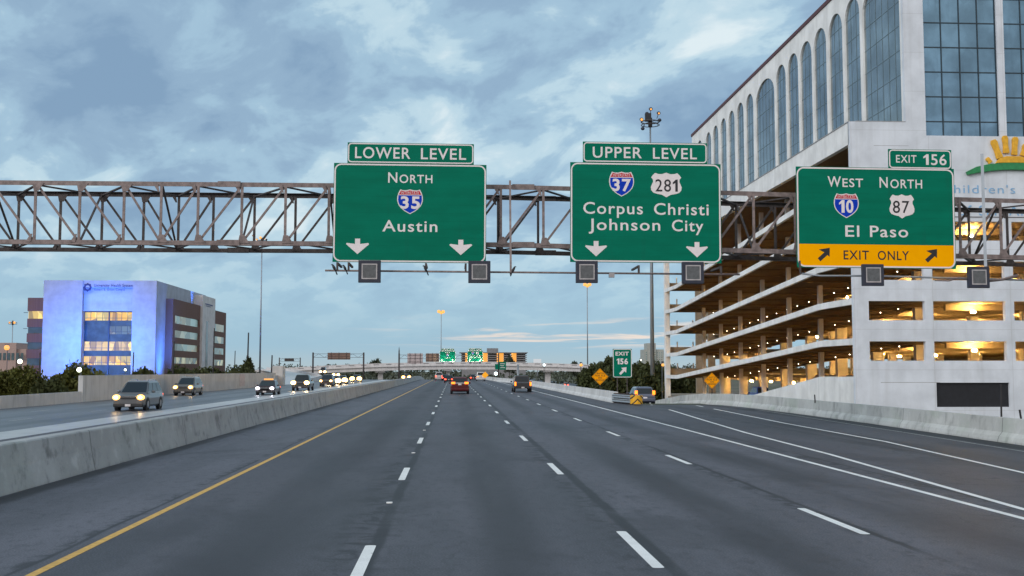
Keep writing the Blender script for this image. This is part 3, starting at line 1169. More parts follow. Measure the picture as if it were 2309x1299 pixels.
class Sign:
    """a big green sign laid out in photograph-sized units, built at its own distance"""
    def __init__(self, name, label, ref, Y, roll, group=None, nm='guide_sign'):
        self.ref = ref
        self.Y = Y
        self.o = thing(nm, label, 'road sign', P(ref[0], ref[1], Y), 0, group)
        self.o.rotation_euler = (0, roll, 0)
        a, b = P(ref[0] - 50, ref[1], Y), P(ref[0] + 50, ref[1], Y)
        self.s = (b.x - a.x) / 100.0

    def x(self, px):
        return (px - self.ref[0]) * self.s

    def z(self, py):
        return (self.ref[1] - py) * self.s

    def panel(self, name, x0, x1, y0, y1, r, bw=3.2, gap=1.2, parent=None, trim=True):
        X0_, X1_, Z0, Z1 = self.x(x0), self.x(x1), self.z(y1), self.z(y0)
        p = MB().box((X0_, 0, Z0), (X1_, 0.045, Z1)).build(name, M['sign_green'], parent or self.o, raw=True)
        m = MB()
        g = gap * self.s
        b = bw * self.s
        rr = r * self.s
        ring_into(m, rrect(X0_ + g, X1_ - g, Z0 + g, Z1 - g, rr), rrect(X0_ + g + b, X1_ - g - b, Z0 + g + b, Z1 - g - b, max(rr - b, 0.02)), -0.005)
        m.build('border', M['sign_white'], p, raw=True)
        return p

    def text(self, parent, body, x0, x1, y0, y1, mat='sign_white', off=0.010, name='lettering', dy=-0.006):
        m = MB()
        text_into(m, body, self.x(x0), self.x(x1), self.z(y0), self.z(y1), dy, off)
        return m.build(name, M[mat], parent, raw=True)

    def poly(self, parent, pts, x0, x1, y0, y1, mat, name, dy=-0.006):
        m = MB()
        poly_into(m, [(self.x(x0 + p[0] * (x1 - x0)), self.z(y1 - p[1] * (y1 - y0))) for p in pts], dy)
        return m.build(name, M[mat], parent, raw=True)

    def interstate(self, parent, num, x0, x1, y0, y1, nb):
        s = self.poly(parent, INTERSTATE, x0, x1, y0, y1, 'sign_white', 'route_shield')
        sh = lambda pts, k: [(0.5 + (p[0] - 0.5) * k, 0.5 + (p[1] - 0.5) * k) for p in pts]
        inn = sh(INTERSTATE, 0.92)
        cut = 0.775
        lo = [p for p in inn if p[1] < cut]
        hi = [p for p in inn if p[1] >= cut - 0.001]
        lo_pts = [(1 - 0.045, cut - 0.015)] + [p for p in inn[7:22] if p[1] < cut - 0.02] + [(0.045, cut - 0.015)]
        hi_pts = [(0.055, cut + 0.015)] + [inn[21]] + inn[0:8] + [(1 - 0.055, cut + 0.015)]
        hi_pts = [p for p in hi_pts if p[1] >= cut]
        a = self.poly(s, lo_pts, x0, x1, y0, y1, 'shield_blue', 'shield_field', -0.010)
        b = self.poly(s, hi_pts, x0, x1, y0, y1, 'shield_red', 'shield_band', -0.010)
        w = x1 - x0
        h = y1 - y0
        m = MB()
        text_into(m, 'INTERSTATE', self.x(x0 + 0.16 * w), self.x(x1 - 0.16 * w), self.z(y0 + 0.085 * h), self.z(y0 + 0.19 * h), -0.014, 0.0)
        text_into(m, num, self.x(nb[0]), self.x(nb[1]), self.z(nb[2]), self.z(nb[3]), -0.014, 0.03)
        m.build('route_number', M['sign_white'], s, raw=True)

    def usroute(self, parent, num, x0, x1, y0, y1, nb):
        s = self.poly(parent, USROUTE, x0, x1, y0, y1, 'sign_white', 'route_shield')
        m = MB()
        text_into(m, num, self.x(nb[0]), self.x(nb[1]), self.z(nb[2]), self.z(nb[3]), -0.010, 0.004)
        m.build('route_number', M['sign_black'], s, raw=True)

    def brackets(self, xs_, y0, y1):
        m = MB()
        for px in xs_:
            m.box((self.x(px) - 0.05, 0.046, self.z(y1)), (self.x(px) + 0.05, 0.60, self.z(y1) + 0.06))
            m.box((self.x(px) - 0.04, 0.046, self.z(y1) + 0.061), (self.x(px) + 0.04, 0.12, self.z(y0)))
        m.build('mounting_bracket', M['steel_dark'], self.o, raw=True)


def sign_lower(Y, dx, dy, sc, label, tail):
    pass


s1 = Sign('s', 'green overhead sign topped LOWER LEVEL, pointing two lanes to Austin', (924.5, 480.5), GY, radians(0.25))
p = s1.panel('panel', 752, 1097, 368, 593, 16)
h = s1.panel('header_panel', 782, 1068, 320.5, 367.4, 8, 2.6)
s1.text(h, 'LOWER', 799, 923.7, 331, 356.5)
s1.text(h, 'LEVEL', 947.8, 1050.4, 331.5, 357)
s1.text(p, 'N', 874.3, 895, 388, 411.8)
s1.text(p, 'ORTH', 900, 974.4, 393, 412)
s1.interstate(p, '35', 895, 953.4, 426.6, 483, (903, 946.7, 442.5, 471))
s1.text(p, 'Austin', 862.7, 986.6, 497.3, 523)
for a in ((781.5, 833.6), (1014, 1065.8)):
    s1.poly(p, DOWN_ARROW, a[0], a[1], 540, 575, 'sign_white', 'down_arrow')
s1.brackets((800, 924, 1050), 380, 580)

s2 = Sign('s', 'green overhead sign topped UPPER LEVEL, naming Corpus Christi and Johnson City', (1456.5, 480), GY, radians(0.25))
p = s2.panel('panel', 1286.5, 1626.5, 367.5, 592, 16)
h = s2.panel('header_panel', 1315, 1596, 320.5, 367, 8, 2.6)
s2.text(h, 'UPPER', 1337, 1447.9, 332, 356.8)
s2.text(h, 'LEVEL', 1473, 1572.7, 332.5, 357.3)
s2.interstate(p, '37', 1373.5, 1430, 388, 444, (1381, 1423, 404, 432))
s2.usroute(p, '281', 1467.6, 1537.7, 388.7, 444.3, (1478, 1528.7, 404, 431.4))
s2.text(p, 'Corpus', 1315.6, 1449.5, 457.3, 483.5)
s2.text(p, 'Christi', 1474.7, 1598.5, 457.8, 484)
s2.text(p, 'Johnson', 1327.6, 1488.6, 494.4, 520)
s2.text(p, 'City', 1515, 1586, 495, 520.6)
for a in ((1319.5, 1369), (1546.5, 1596)):
    s2.poly(p, DOWN_ARROW, a[0], a[1], 544.6, 579, 'sign_white', 'down_arrow')
s2.brackets((1330, 1456, 1585), 380, 580)

s3 = Sign('s', 'green overhead sign for El Paso with a yellow EXIT ONLY band', (1975.5, 491.5), GY, radians(0.35))
p = s3.panel('panel', 1797, 2154, 379, 603, 16)
h = s3.panel('header_panel', 2006, 2149, 336.5, 380.5, 8, 2.6, 1.2)
# its lettering leans with the sign
s3.text(h, 'EXIT', 2023, 2069.6, 349.8, 366.8)
s3.text(h, '156', 2085, 2137.7, 347, 371)
s3.text(p, 'W', 1867.5, 1897.6, 400, 423.4)
s3.text(p, 'EST', 1901, 1947.4, 404.4, 423.4)
s3.text(p, 'N', 1984.6, 2003, 400, 423.8)
s3.text(p, 'ORTH', 2009, 2081, 404.8, 424.4)
s3.interstate(p, '10', 1880.6, 1937, 437.8, 492.8, (1892.4, 1924.6, 452.5, 481))
s3.usroute(p, '87', 2005.8, 2062.6, 438, 492, (2013.6, 2050.8, 452.7, 479.7))
s3.text(p, 'El', 1905.5, 1937, 509, 534)
s3.text(p, 'Paso', 1961, 2047, 509, 534)
m = MB()
bx0, bx1 = s3.x(1797 + 4.4), s3.x(2154 - 4.4)
bz0, bz1 = s3.z(603 - 4.4), s3.z(551)
rr = 12.5 * s3.s
pts = [q for q in rrect(bx0, bx1, bz0, bz1 + 1.0, rr) if q[1] < bz1]
pts = [(bx1, bz1)] + [(bx0, bz1)] + pts
poly_into(m, pts, -0.0045)
eb = m.build('exit_band', M['sign_yellow'], p, raw=True)
s3.text(eb, 'EXIT', 1900.8, 1957.8, 564.5, 584.6, 'sign_black', 0.010, dy=-0.008)
s3.text(eb, 'ONLY', 1977.5, 2048, 564.7, 584.8, 'sign_black', 0.010, dy=-0.008)
for a in ((1842.7, 1870), (2084, 2111.5)):
    s3.poly(eb, UP_RIGHT, a[0], a[1], 559, 589.5, 'sign_black', 'slant_arrow', -0.008)
s3.brackets((1840, 1975, 2110), 390, 590)

# ---- sign floodlights and the pipes that carry them
LY = 39.4
lamp_proto = None
LL = ['black square sign lamp at the lower left corner of the LOWER LEVEL sign', 'black square sign lamp at the lower right corner of the LOWER LEVEL sign',
      'black square sign lamp at the lower left corner of the UPPER LEVEL sign', 'black square sign lamp at the lower right corner of the UPPER LEVEL sign',
      'black square sign lamp under the yellow EXIT ONLY band', 'black square sign lamp hanging on the pipe right of the El Paso sign']
for i, (px, py) in enumerate(((833, 612), (1081, 613), (1323.5, 613), (1563, 615), (1969.5, 620), (2208, 625))):
    c = P(px, py, LY)
    if lamp_proto is None:
        o = thing('sign_floodlight', LL[i], 'sign lamp', c, 0, 'sign lamps along the gantry')
        w = 0.395
        hs = MB()
        hs.loft([[(-w, 0, -w), (w, 0, -w), (w, 0, w), (-w, 0, w)], [(-w, 0.16, -w), (w, 0.16, -w), (w, 0.16, w), (-w, 0.16, w)],
                 [(-w * .6, 0.34, -w * .6), (w * .6, 0.34, -w * .6), (w * .6, 0.34, w * .6), (-w * .6, 0.34, w * .6)]])
        hs.build('housing', M['lamp_box'], o, 0.015, raw=True)
        fr = MB()
        a, b = 0.275, 0.235
        ring_into(fr, [(-a, -a), (a, -a), (a, a), (-a, a)], [(-b, -b), (b, -b), (b, b), (-b, b)], -0.012)
        fr.build('lens_frame', M['lamp_frame'], o, raw=True)
        gl = MB()
        gl.box((-0.234, -0.008, -0.234), (0.234, -0.002, 0.234))
        gl.build('lens', M['lamp_glass'], o, raw=True)
        MB().tube([(0, 0.3, 0), (0, 0.55, 0.02)], 0.03, 8).build('arm', M['steel_dark'], o, raw=True)
        lamp_proto = o
    else:
        o = copy_tree(lamp_proto)
        o.location = c
        o['label'] = LL[i]

PY_ = LY + 0.5
bar1 = thing('lighting_pipe', 'thin steel pipe with hangers carrying the lamps under the two left signs', 'pipe', P(1190, 614, PY_))
a, b = P(733, 610, PY_), P(1668, 619, PY_)
MB().tube([a, b], 0.035, 8).build('pipe', M['steel'], bar1)
for px, z0 in ((760, 593), (785, 593), (957, 593), (1046, 593), (1437, 593), (1625, 593)):
    t = (px - 733) / (1668 - 733)
    q = a.lerp(b, t)
    top = P(px, z0 - 14, PY_ + 0.9)
    MB().bar((q.x, PY_, q.z), (q.x, PY_, q.z + 0.30), 0.07, 0.07).bar((q.x, PY_, q.z + 0.265), (q.x, GY + 0.4, q.z + 0.265), 0.07, 0.07).build('hanger', M['steel_dark'], bar1)
q = P(1151, 0, PY_)
MB().bar((P(1152, 618, PY_).x, PY_ + 0.06, P(1152, 618, PY_).z), (P(1150, 410, TF - .15).x, TF - 0.15, P(1150, 408, TF - .15).z), 0.075, 0.075).build('post', M['steel'], bar1)
bx = P(1379, 621, PY_ - 0.05)
MB().box((bx.x - .1, bx.y - .06, bx.z - .08), (bx.x + .1, bx.y + .06, bx.z + .08)).build('junction_box', M['lamp_frame'], bar1)
bar2 = thing('lighting_pipe', 'steel pipe with a tall post carrying the lamps below the El Paso sign', 'pipe', P(2060, 622, PY_))
MB().tube([P(1808, 617, PY_ + 0.3), P(1850, 622, PY_), P(1960, 622, PY_), P(2100, 626, PY_), P(2330, 632, PY_)], 0.035, 8).build('pipe', M['galv'], bar2)
MB().bar((P(1805, 617, PY_ + .3).x, PY_ + .3, P(1805, 619, PY_ + .3).z), (P(1803, 590, PY_ + .3).x, PY_ + .3, P(1803, 588, PY_ + .3).z), 0.06, 0.06).build('hanger', M['steel_dark'], bar2)
MB().bar(P(2223, 618, PY_ + 0.1), P(2214, 348, TF - 0.2), 0.11, 0.09).build('post', M['galv'], bar2)
MB().tube([P(2225, 634, PY_ - .1), P(2262, 630, PY_ - .05), P(2295, 621, PY_)], 0.05, 8).tube([P(2108, 632, PY_), P(2140, 633, PY_), P(2165, 625, PY_)], 0.03, 8).build('conduit', M['steel'], bar2)

# birds perched on the pipe
BL = ['black bird perched at the left tip of the lamp pipe', 'black bird leaning on the pipe just left of the LOWER LEVEL sign lamp',
      'black bird on the pipe below the middle of the LOWER LEVEL sign', 'black bird on the pipe between the LOWER LEVEL and UPPER LEVEL signs']
bproto = None
for i, (px, flip, sc) in enumerate(((752, 1, 1.0), (776, 1, 0.9), (955, 1, 0.95), (1154, -1, 0.95))):
    q = a.lerp(b, (px - 733) / (1668 - 733))
    loc = (q.x, PY_ - 0.03, q.z + 0.03)
    if bproto is None:
        bm_ = MB()
        spine = [((-0.115, 0, 0.185), 0.004), ((-0.085, 0, 0.195), 0.016), ((-0.06, 0, 0.20), 0.032), ((-0.03, 0, 0.175), 0.036), ((-0.005, 0, 0.12), 0.055), ((0.03, 0, 0.06), 0.06),
                 ((0.06, 0, 0.0), 0.038), ((0.085, 0, -0.06), 0.024), ((0.13, 0, -0.17), 0.03), ((0.15, 0, -0.21), 0.012)]
        bm_.tube([s[0] for s in spine], [s[1] for s in spine], 10)
        bm_.tube([(0.0, 0.02, 0.06), (0.0, 0.02, 0.0)], 0.006, 6)
        bm_.tube([(0.0, -0.02, 0.06), (0.0, -0.02, 0.0)], 0.006, 6)
        bproto = bm_.build('black_bird', M['sign_black'])
        o = bproto
    else:
        o = bproto.copy()
        col.objects.link(o)
    o.location = loc
    o.scale = (flip * sc * 0.9, 0.9 * sc, 0.9 * sc)
    tag(o, BL[i], 'bird', 'black birds perched on the lamp pipe')

# ================================================================== GARAGE BUILDING (right)
BX, BY0, BY1 = 31.75, 86.4, 166.0
UX = 36.3
gar = thing('parking_garage', 'big white building with a lit open parking garage below tall arched glass windows', 'building', (BX, BY0, GZ))
N_LEV = 5
LH = 3.22


def ramp_z(n, Y):
    z0 = 1.72 + LH * n
    if Y >= 157:
        return z0
    if Y <= 95:
        return z0 + LH
    t = (157 - Y) / 62.0
    return z0 + LH * t


ry_ = [BY0 + 0.3, 91, 95] + [95 + 62 * i / 10 for i in range(1, 11)] + [161, BY1]
for n in range(0, N_LEV):
    m = MB()
    m.loft([[(BX, y, ramp_z(n, y) - 0.52), (BX + 0.28, y, ramp_z(n, y) - 0.52), (BX + 0.28, y, ramp_z(n, y)), (BX, y, ramp_z(n, y))] for y in ry_])
    eb_ = m.build('ramp_edge', M['stucco'], gar)
    m = MB()
    m.loft([[(BX + 0.285, y, ramp_z(n, y) - 0.26), (41.2, y, ramp_z(n, y) - 0.26), (41.2, y, ramp_z(n, y) - 0.05), (BX + 0.285, y, ramp_z(n, y) - 0.05)] for y in ry_])
    for yb in range(92, 166, 5):
        zc = ramp_z(n, yb) - 0.26
        m.box((BX + 0.6, yb - 0.15, zc - 0.14), (41.1, yb + 0.15, zc - 0.004))
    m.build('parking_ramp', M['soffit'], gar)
# lowest ramp: solid wall
m = MB()
m.prism([(BY0 + 0.31, 1.9), (95, 1.85), (118, -0.35), (128, -1.2), (128, GZ - .1), (BY0 + 0.31, GZ - .1)], 'x', BX, BX + 0.4)
m.build('ramp_wall', M['stucco'], gar)
m = MB()
m.prism([(BY0 + 0.31, 1.55), (95, 1.5), (118, -0.75), (128, -1.6), (128, -1.9), (118, -1.1), (95, 1.15), (BY0 + 0.31, 1.2)], 'x', BX + 0.41, 41.2)
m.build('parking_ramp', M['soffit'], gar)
# level decks of the second and third bays with deep beams
DX0, DX1, DY1 = 41.3, 76.0, 184.0
for n in range(-1, N_LEV + 1):
    z = 1.72 + LH * (n + 1) if n < N_LEV else 20.6 + 0.1
    if n == -1:
        z = -1.3
    else:
        z = 1.72 + LH * n + 0.15
    if n == N_LEV:
        z = 1.72 + LH * N_LEV + 0.15
    m = MB()
    m.box((DX0, BY0 + 0.4, z - 0.34), (DX1, DY1, z))
    if n >= 0:
        for yb in range(92, 184, 5):
            m.box((DX0 + 0.3, yb - 0.2, z - 0.85), (DX1 - 0.1, yb + 0.2, z - 0.345))
    m.build('parking_deck', M['garage'], gar)
m = MB()
m.box((BX + 0.4, BY0 + 0.4, 20.55), (DX1, BY1, 20.9))
m.box((41.3, BY1 + 0.01, 20.55), (DX1, DY1, 20.9))
for yb in range(92, 184, 5):
    m.box((DX0 + 0.3, yb - 0.2, 20.0), (DX1 - 0.1, yb + 0.2, 20.545))
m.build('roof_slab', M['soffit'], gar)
m = MB()
m.box((DX1, BY0 + 0.4, GZ), (DX1 + 0.3, DY1, 20.5))
m.build('back_wall', M['garage'], gar)
m = MB()
m.box((BX + 0.3, 100, -1.8), (41.2, DY1, -1.45))
m.build('ground_floor', M['garage'], gar)
# columns
for yc in (95.5, 105.5, 115.5, 125.5, 135.5, 145.5, 155.5, 165.3):
    if yc < 165:
        MB().box((35.2, yc - 0.22, GZ), (35.62, yc + 0.22, 20.54)).build('column', M['column'], gar)
    for xc, wx_ in ((40.4, 1.1), (50.0, 0.9), (60.0, 0.9)):
        MB().box((xc, yc - 0.3, GZ), (xc + wx_, yc + 0.3, 20.54)).build('column', M['column'], gar)
MB().box((40.4, 174.5, GZ), (41.5, 175.1, 20.54)).build('column', M['garage'], gar)
MB().box((40.4, 183.4, GZ), (41.5, 183.9, 20.54)).build('column', M['garage'], gar)
# far end: corner pier, parapets, flank wall
MB().box((BX - 0.02, BY1 - 0.9, GZ), (BX + 0.7, BY1 + 0.02, 22.38)).build('corner_pier', M['stucco'], gar)
m = MB()
for n in range(0, N_LEV):
    z = ramp_z(n, 166)
    m.box((BX + 0.71, BY1 - 0.25, z - 0.115), (40.3, BY1, z + 0.95))
    m.box((41.6, DY1 - 0.25, z - 0.1), (DX1, DY1, z + 1.0))
m.build('end_parapet', M['garage'], gar)
m = MB()
for n in range(0, N_LEV):
    for xx in (33.6, 36.0):
        m.box((xx, BY1 - 0.2, ramp_z(n, 166) + 0.951), (xx + 0.16, BY1 - 0.04, ramp_z(n, 166) + 1.75))
m.build('guard_post', M['column'], gar)
# parapet band round the garage roof
m = MB()
m.box((BX - 0.05, BY0 + 0.3, 20.52), (BX + 0.38, BY1 + 0.02, 22.32))
m.box((BX + 0.39, BY1 - 0.38, 20.905), (UX - 0.02, BY1, 22.32))
m.build('parapet', M['stucco'], gar)
m = MB()
m.box((BX - 0.1, BY0 + 0.2, 22.325), (BX + 0.45, BY1 + 0.05, 22.40))
m.box((BX + 0.451, BY0 + 0.0, 22.325), (UX - 0.01, BY0 + 0.42, 22.40))
m.build('parapet_coping', M['coping_grey'], gar)
# front wall: piers and spandrels round the openings
ox = []
for a_, b_ in ((1961.5, 2088), (2107.5, 2270.5), (2290.5, 2453), (2474, 2636)):
    ox.append((P(a_, 800, BY0).x, P(b_, 800, BY0).x))
FX0, FX1 = BX - 0.05, 76.3
TH = 0.42
m = MB()
rows = []
for kk in range(4):
    zb = 3.16 + 3.205 * kk
    rows.append((zb, zb + 1.53))
bl = (P(2113, 918, BY0), P(2276, 863, BY0))
y0_, y1_ = BY0, BY0 + TH
# base band with the louvred opening
m.box((FX0, y0_, GZ - .1), (bl[0].x, y1_, 3.16))
m.box((bl[1].x, y0_, GZ - .1), (FX1, y1_, 3.16))
m.box((bl[0].x, y0_, GZ - .1), (bl[1].x, y1_, bl[0].z))
m.box((bl[0].x, y0_, bl[1].z), (bl[1].x, y1_, 3.16))
for kk, (zb, zt) in enumerate(rows):
    xe = [FX0] + [v for o_ in ox for v in o_] + [FX1]
    for j in range(0, len(xe), 2):
        m.box((xe[j], y0_, zb), (xe[j + 1], y1_, zt))
    znext = rows[kk + 1][0] if kk < 3 else 20.6
    m.box((FX0, y0_, zt), (FX1, y1_, znext))
m.box((FX0, y0_, 20.6), (UX, y1_, 22.32))
fw = m.build('front_wall', M['stucco_shaded'], gar)
m = MB()
for zz in (bl[0].z + 3.05 - 0.6,):
    m.box((P(1965, 0, BY0).x, y0_ - 0.004, 1.42), (P(2095, 0, BY0).x, y0_ + 0.01, 1.46))
    m.box((P(2286, 0, BY0).x, y0_ - 0.004, 1.42), (P(2340, 0, BY0).x, y0_ + 0.01, 1.46))
m.box((P(1962, 0, BY0).x, y0_ - 0.004, 20.38), (P(2040, 0, BY0).x, y0_ + 0.01, 20.41))
m.build('wall_joint', M['coping_grey'], gar)
m = MB()
m.box((bl[0].x, y0_ + 0.2, bl[0].z), (bl[1].x, y0_ + 0.25, bl[1].z))
m.build('louvre_panel', M['black_panel'], gar)
# upper block: front
wz0 = P(2150, 306.3, BY0).z
uxw = [(P(2088.5, 300, BY0).x, P(2255, 300, BY0).x), (P(2270.5, 300, BY0).x, P(2437, 300, BY0).x), (P(2452.5, 300, BY0).x, P(2619, 300, BY0).x)]
TOPZ = 38.0
m = MB()
m.box((UX, y0_, 20.6), (FX1, y1_, wz0))
xe = [UX] + [v for o_ in uxw for v in o_] + [FX1]
for j in range(0, len(xe), 2):
    m.box((xe[j], y0_, wz0), (xe[j + 1], y1_, TOPZ))
for w_ in uxw:
    m.box((w_[0], y0_, 36.6), (w_[1], y1_, TOPZ))
m.build('upper_front_wall', M['stucco_shaded'], gar)
for w_ in uxw:
    m = MB()
    m.box((w_[0], y0_ + 0.26, wz0), (w_[1], y0_ + 0.31, 36.6))
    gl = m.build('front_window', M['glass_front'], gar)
    m = MB()
    nc = 4
    for j in range(0, nc + 1):
        xx = w_[0] + (w_[1] - w_[0]) * j / nc
        xx = min(max(xx, w_[0] + 0.04), w_[1] - 0.04)
        m.box((xx - 0.04, y0_ + 0.2, wz0), (xx + 0.04, y0_ + 0.258, 36.6))
    zz = wz0 + 1.2
    while zz < 36.5:
        m.box((w_[0] + 0.08, y0_ + 0.215, zz - 0.045), (w_[1] - 0.08, y0_ + 0.2575, zz + 0.045))
        zz += 2.04
    m.build('mullion', M['mullion'], gl)
# upper block: arcade facing the road
bays = [(87.1, 95.2), (95.9, 99.7), (100.35, 104.15), (104.85, 108.6), (109.25, 113.05), (113.7, 117.4), (118.1, 121.8), (122.45, 130.3), (131.3, 134.8),
        (135.8, 139.2), (140.3, 143.6), (144.7, 148.0), (149.2, 152.4), (153.5, 156.8), (158.9, 162.8)]
m = MB()
dep = 0.55
prev = BY0 + TH + 0.003
ZA = 36.35
edges = []
for a_, b_ in bays:
    m.box((UX, prev, 20.905), (UX + dep, a_, TOPZ))
    prev = b_
    hw = (b_ - a_) / 2
    rise = min(hw, 2.4)
    mid = (a_ + b_) / 2
    n = 14
    arc = [(mid - hw * cos(pi * j / n), ZA - rise + rise * sin(pi * j / n)) for j in range(n + 1)]
    arc = [(a_, TOPZ)] + arc + [(b_, TOPZ)]
    # spandrel as quads between the arch and the roof line
    for j in range(1, n + 1):
        p0, p1 = arc[j], arc[j + 1]
        q = [(p0[0], p0[1]), (p1[0], p1[1]), (p1[0], TOPZ), (p0[0], TOPZ)]
        i = len(m.v)
        m.v += [(UX, y, z) for y, z in q] + [(UX + dep, y, z) for y, z in q]
        for ff in ((0, 1, 2, 3), (7, 6, 5, 4), (0, 1, 5, 4), (2, 3, 7, 6)):
            m.f.append(tuple(i + x for x in ff))
            m.s.append(False)
m.box((UX, prev, 20.905), (UX + dep, BY1, TOPZ))
m.build('arcade_wall', M['stucco'], gar)
for a_, b_ in bays:
    hw = (b_ - a_) / 2
    rise = min(hw, 2.4)
    mid = (a_ + b_) / 2
    n = 14
    pts = [(a_, 20.91)] + [(mid - hw * cos(pi * j / n), ZA - rise + rise * sin(pi * j / n)) for j in range(n + 1)] + [(b_, 20.91)]
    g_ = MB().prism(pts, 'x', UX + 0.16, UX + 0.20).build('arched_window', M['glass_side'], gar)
    m = MB()
    nn = 3 if hw < 3 else 6
    for j in range(1, nn):
        yy = a_ + (b_ - a_) * j / nn
        zt = ZA - rise + rise * sqrt(max(0, 1 - ((yy - mid) / hw) ** 2))
        m.box((UX + 0.135, yy - 0.015, 20.95), (UX + 0.158, yy + 0.015, zt))
    zz = wz0 + 1.2
    while zz < ZA - 0.3:
        yy = hw if zz < ZA - rise else hw * sqrt(max(0, 1 - ((zz - ZA + rise) / rise) ** 2))
        m.box((UX + 0.14, mid - yy + 0.02, zz - 0.03), (UX + 0.1575, mid + yy - 0.02, zz + 0.03))
        zz += 2.04
    m.build('mullion', M['mullion_side'], g_)
m = MB()
m.box((UX + 0.56, BY1 - 0.5, 20.905), (FX1, BY1, TOPZ))
m.box((FX1 - 0.3, BY0 + 0.43, 20.905), (FX1, BY1 - 0.51, TOPZ))
m.build('upper_side_wall', M['stucco'], gar)
m = MB()
m.box((UX - 0.12, BY0 - 0.1, TOPZ + 0.003), (FX1 + 0.1, BY1 + 0.1, TOPZ + 0.38))
m.build('roof_edge', M['coping'], gar)
# lamps inside the garage
for n in range(0, N_LEV + 1):
    zc = (1.72 + LH * n + 0.15 - 1.0) if n < N_LEV else 1.72 + LH * N_LEV - 1.0
    for yy in (91.0, 101.0, 111.0, 121.0, 131.0, 141.0, 151.0, 161.0):
        for xx in (43.6, 53.5):
            if yy < 100 and xx > 50:
                continue
            m = MB()
            m.loft([[(xx + r * cos(2 * pi * j / 10), yy + r * sin(2 * pi * j / 10), zc + h_) for j in range(10)] for r, h_ in ((0.12, -0.12), (0.19, -0.08), (0.19, 0.02), (0.08, 0.07))])
            m.build('ceiling_lamp', M['garage_lamp'], gar)
m = MB()
for n in range(0, N_LEV):
    for yy in range(93, 165, 4):
        z = ramp_z(n, yy) - 0.50
        m.ball((38.2, yy + 0.5, z), 0.045, nu=6, nv=4)
so = m.build('ramp_light', M['small_lamp'], gar)
so['kind'] = 'stuff'

# sun-burst and lettering on the front wall: a sign of its own
zs = lambda py: P(2240, py, BY0).z
xs_ = lambda px: P(px, 400, BY0).x
lg = thing('hospital_sign', 'yellow rays over a green arc with blue lettering on the white front wall', 'wall sign', (xs_(2280), BY0, zs(440)))
m = MB()
top = [(2177, 389), (2200, 377.5), (2230, 371), (2262, 368.5), (2285, 368), (2308, 368.5), (2340, 371), (2370, 377.5), (2393, 389)]
bot = [(2393, 392), (2370, 390), (2340, 386), (2308, 384), (2285, 383.5), (2262, 384), (2230, 387), (2200, 391.5), (2180, 396)]
m.prism([(xs_(a_), zs(b_)) for a_, b_ in top + bot], 'y', BY0 - 0.28, BY0 - 0.02)
m.build('green_arc', M['logo_green'], lg, 0.02)
m = MB()
m.prism([(xs_(a_), zs(b_)) for a_, b_ in ((2244, 369), (2252, 358), (2268, 353), (2300, 353), (2318, 358), (2326, 369), (2308, 367.8), (2285, 367.4), (2262, 367.8))], 'y', BY0 - 0.24, BY0 - 0.02)
for (ax, ay, bx_, by_, w0, w1) in ((2242, 322, 2254, 357, 11, 14), (2267, 312, 2269, 346, 9.5, 13), (2290, 315, 2287, 350, 10, 12), (2312, 330, 2306, 352, 9, 12), (2331, 345, 2318, 360, 8, 10), (2227, 360, 2233, 368, 7, 9)):
    A, B = Vector((xs_(ax), zs(ay))), Vector((xs_(bx_), zs(by_)))
    d = (B - A).normalized()
    nrm = Vector((-d.y, d.x))
    wa, wb = w0 * 0.025, w1 * 0.026
    pts = [A + nrm * wa, B + nrm * wb * 0.75, B - nrm * wb * 0.75, A - nrm * wa]
    pts = [A + nrm * wa, A + (B - A) * 0.5 + nrm * wa * 0.8, B + nrm * wb * 0.75, B - nrm * wb * 0.75, A + (B - A) * 0.5 - nrm * wa * 0.8, A - nrm * wa, A - d * wa * 0.8 - nrm * wa * 0.6, A - d * wa * 0.8 + nrm * wa * 0.6]
    m.prism([tuple(q) for q in pts], 'y', BY0 - 0.22, BY0 - 0.02)
m.build('yellow_rays', M['logo_yellow'], lg, 0.02)
m = MB()
text_into(m, "Children's Hospital", xs_(2122), xs_(2440), zs(418), zs(436), BY0 - 0.05, -0.008)
m.build('lettering', M['logo_blue'], lg)
m = MB()
text_into(m, 'of San Antonio', xs_(2158), xs_(2398), zs(464), zs(486), BY0 - 0.05, -0.004)
m.build('lettering', M['logo_blue'], lg)
MB().box((xs_(2130), BY0 - 0.04, zs(490.5)), (xs_(2420), BY0 - 0.005, zs(489))).build('raceway', M['steel_dark'], lg)

# ================================================================== HOSPITAL (left)
HY = 305.0
hx0, hx1 = P(97, 700, HY).x, P(352, 700, HY).x
hos = thing('office_building', 'blue floodlit white office block with lit window bay and brick wings', 'building', ((hx0 + hx1) / 2, HY, GZ))
hz = lambda py, Y=HY: P(250, py, Y).z
hx = lambda px, Y=HY: P(px, 700, Y).x
HT = hz(632.5)
bx0, bx1 = hx(185), hx(298)
m = MB()
m.box((hx0, HY, GZ), (bx0, HY + 9, HT))
m.box((bx1, HY, GZ), (hx1, HY + 60, HT))
m.box((bx0 + 0.01, HY + 1.0, hz(701)), (bx1 - 0.01, HY + 9, hz(648)))
m.box((bx0 + 0.01, HY + 0.25, hz(648)), (bx1 - 0.01, HY + 9, HT - 0.01))
m.box((hx0, HY + 9.01, GZ), (bx1 - 0.01, HY + 60, HT - 1.2))
m.build('main_wall', M['clinic_wall'], hos)
rowsh = [(703.5, 722, 'win_gold'), (735, 753, 'win_dim'), (770, 790.5, 'win_cream'), (803, 823, 'win_gold')]
m = MB()
m.box((bx0 + 0.02, HY + 2.2, GZ), (bx1 - 0.02, HY + 2.5, hz(701.5)))
m.build('glass_bay', M['glass_dark'], hos)
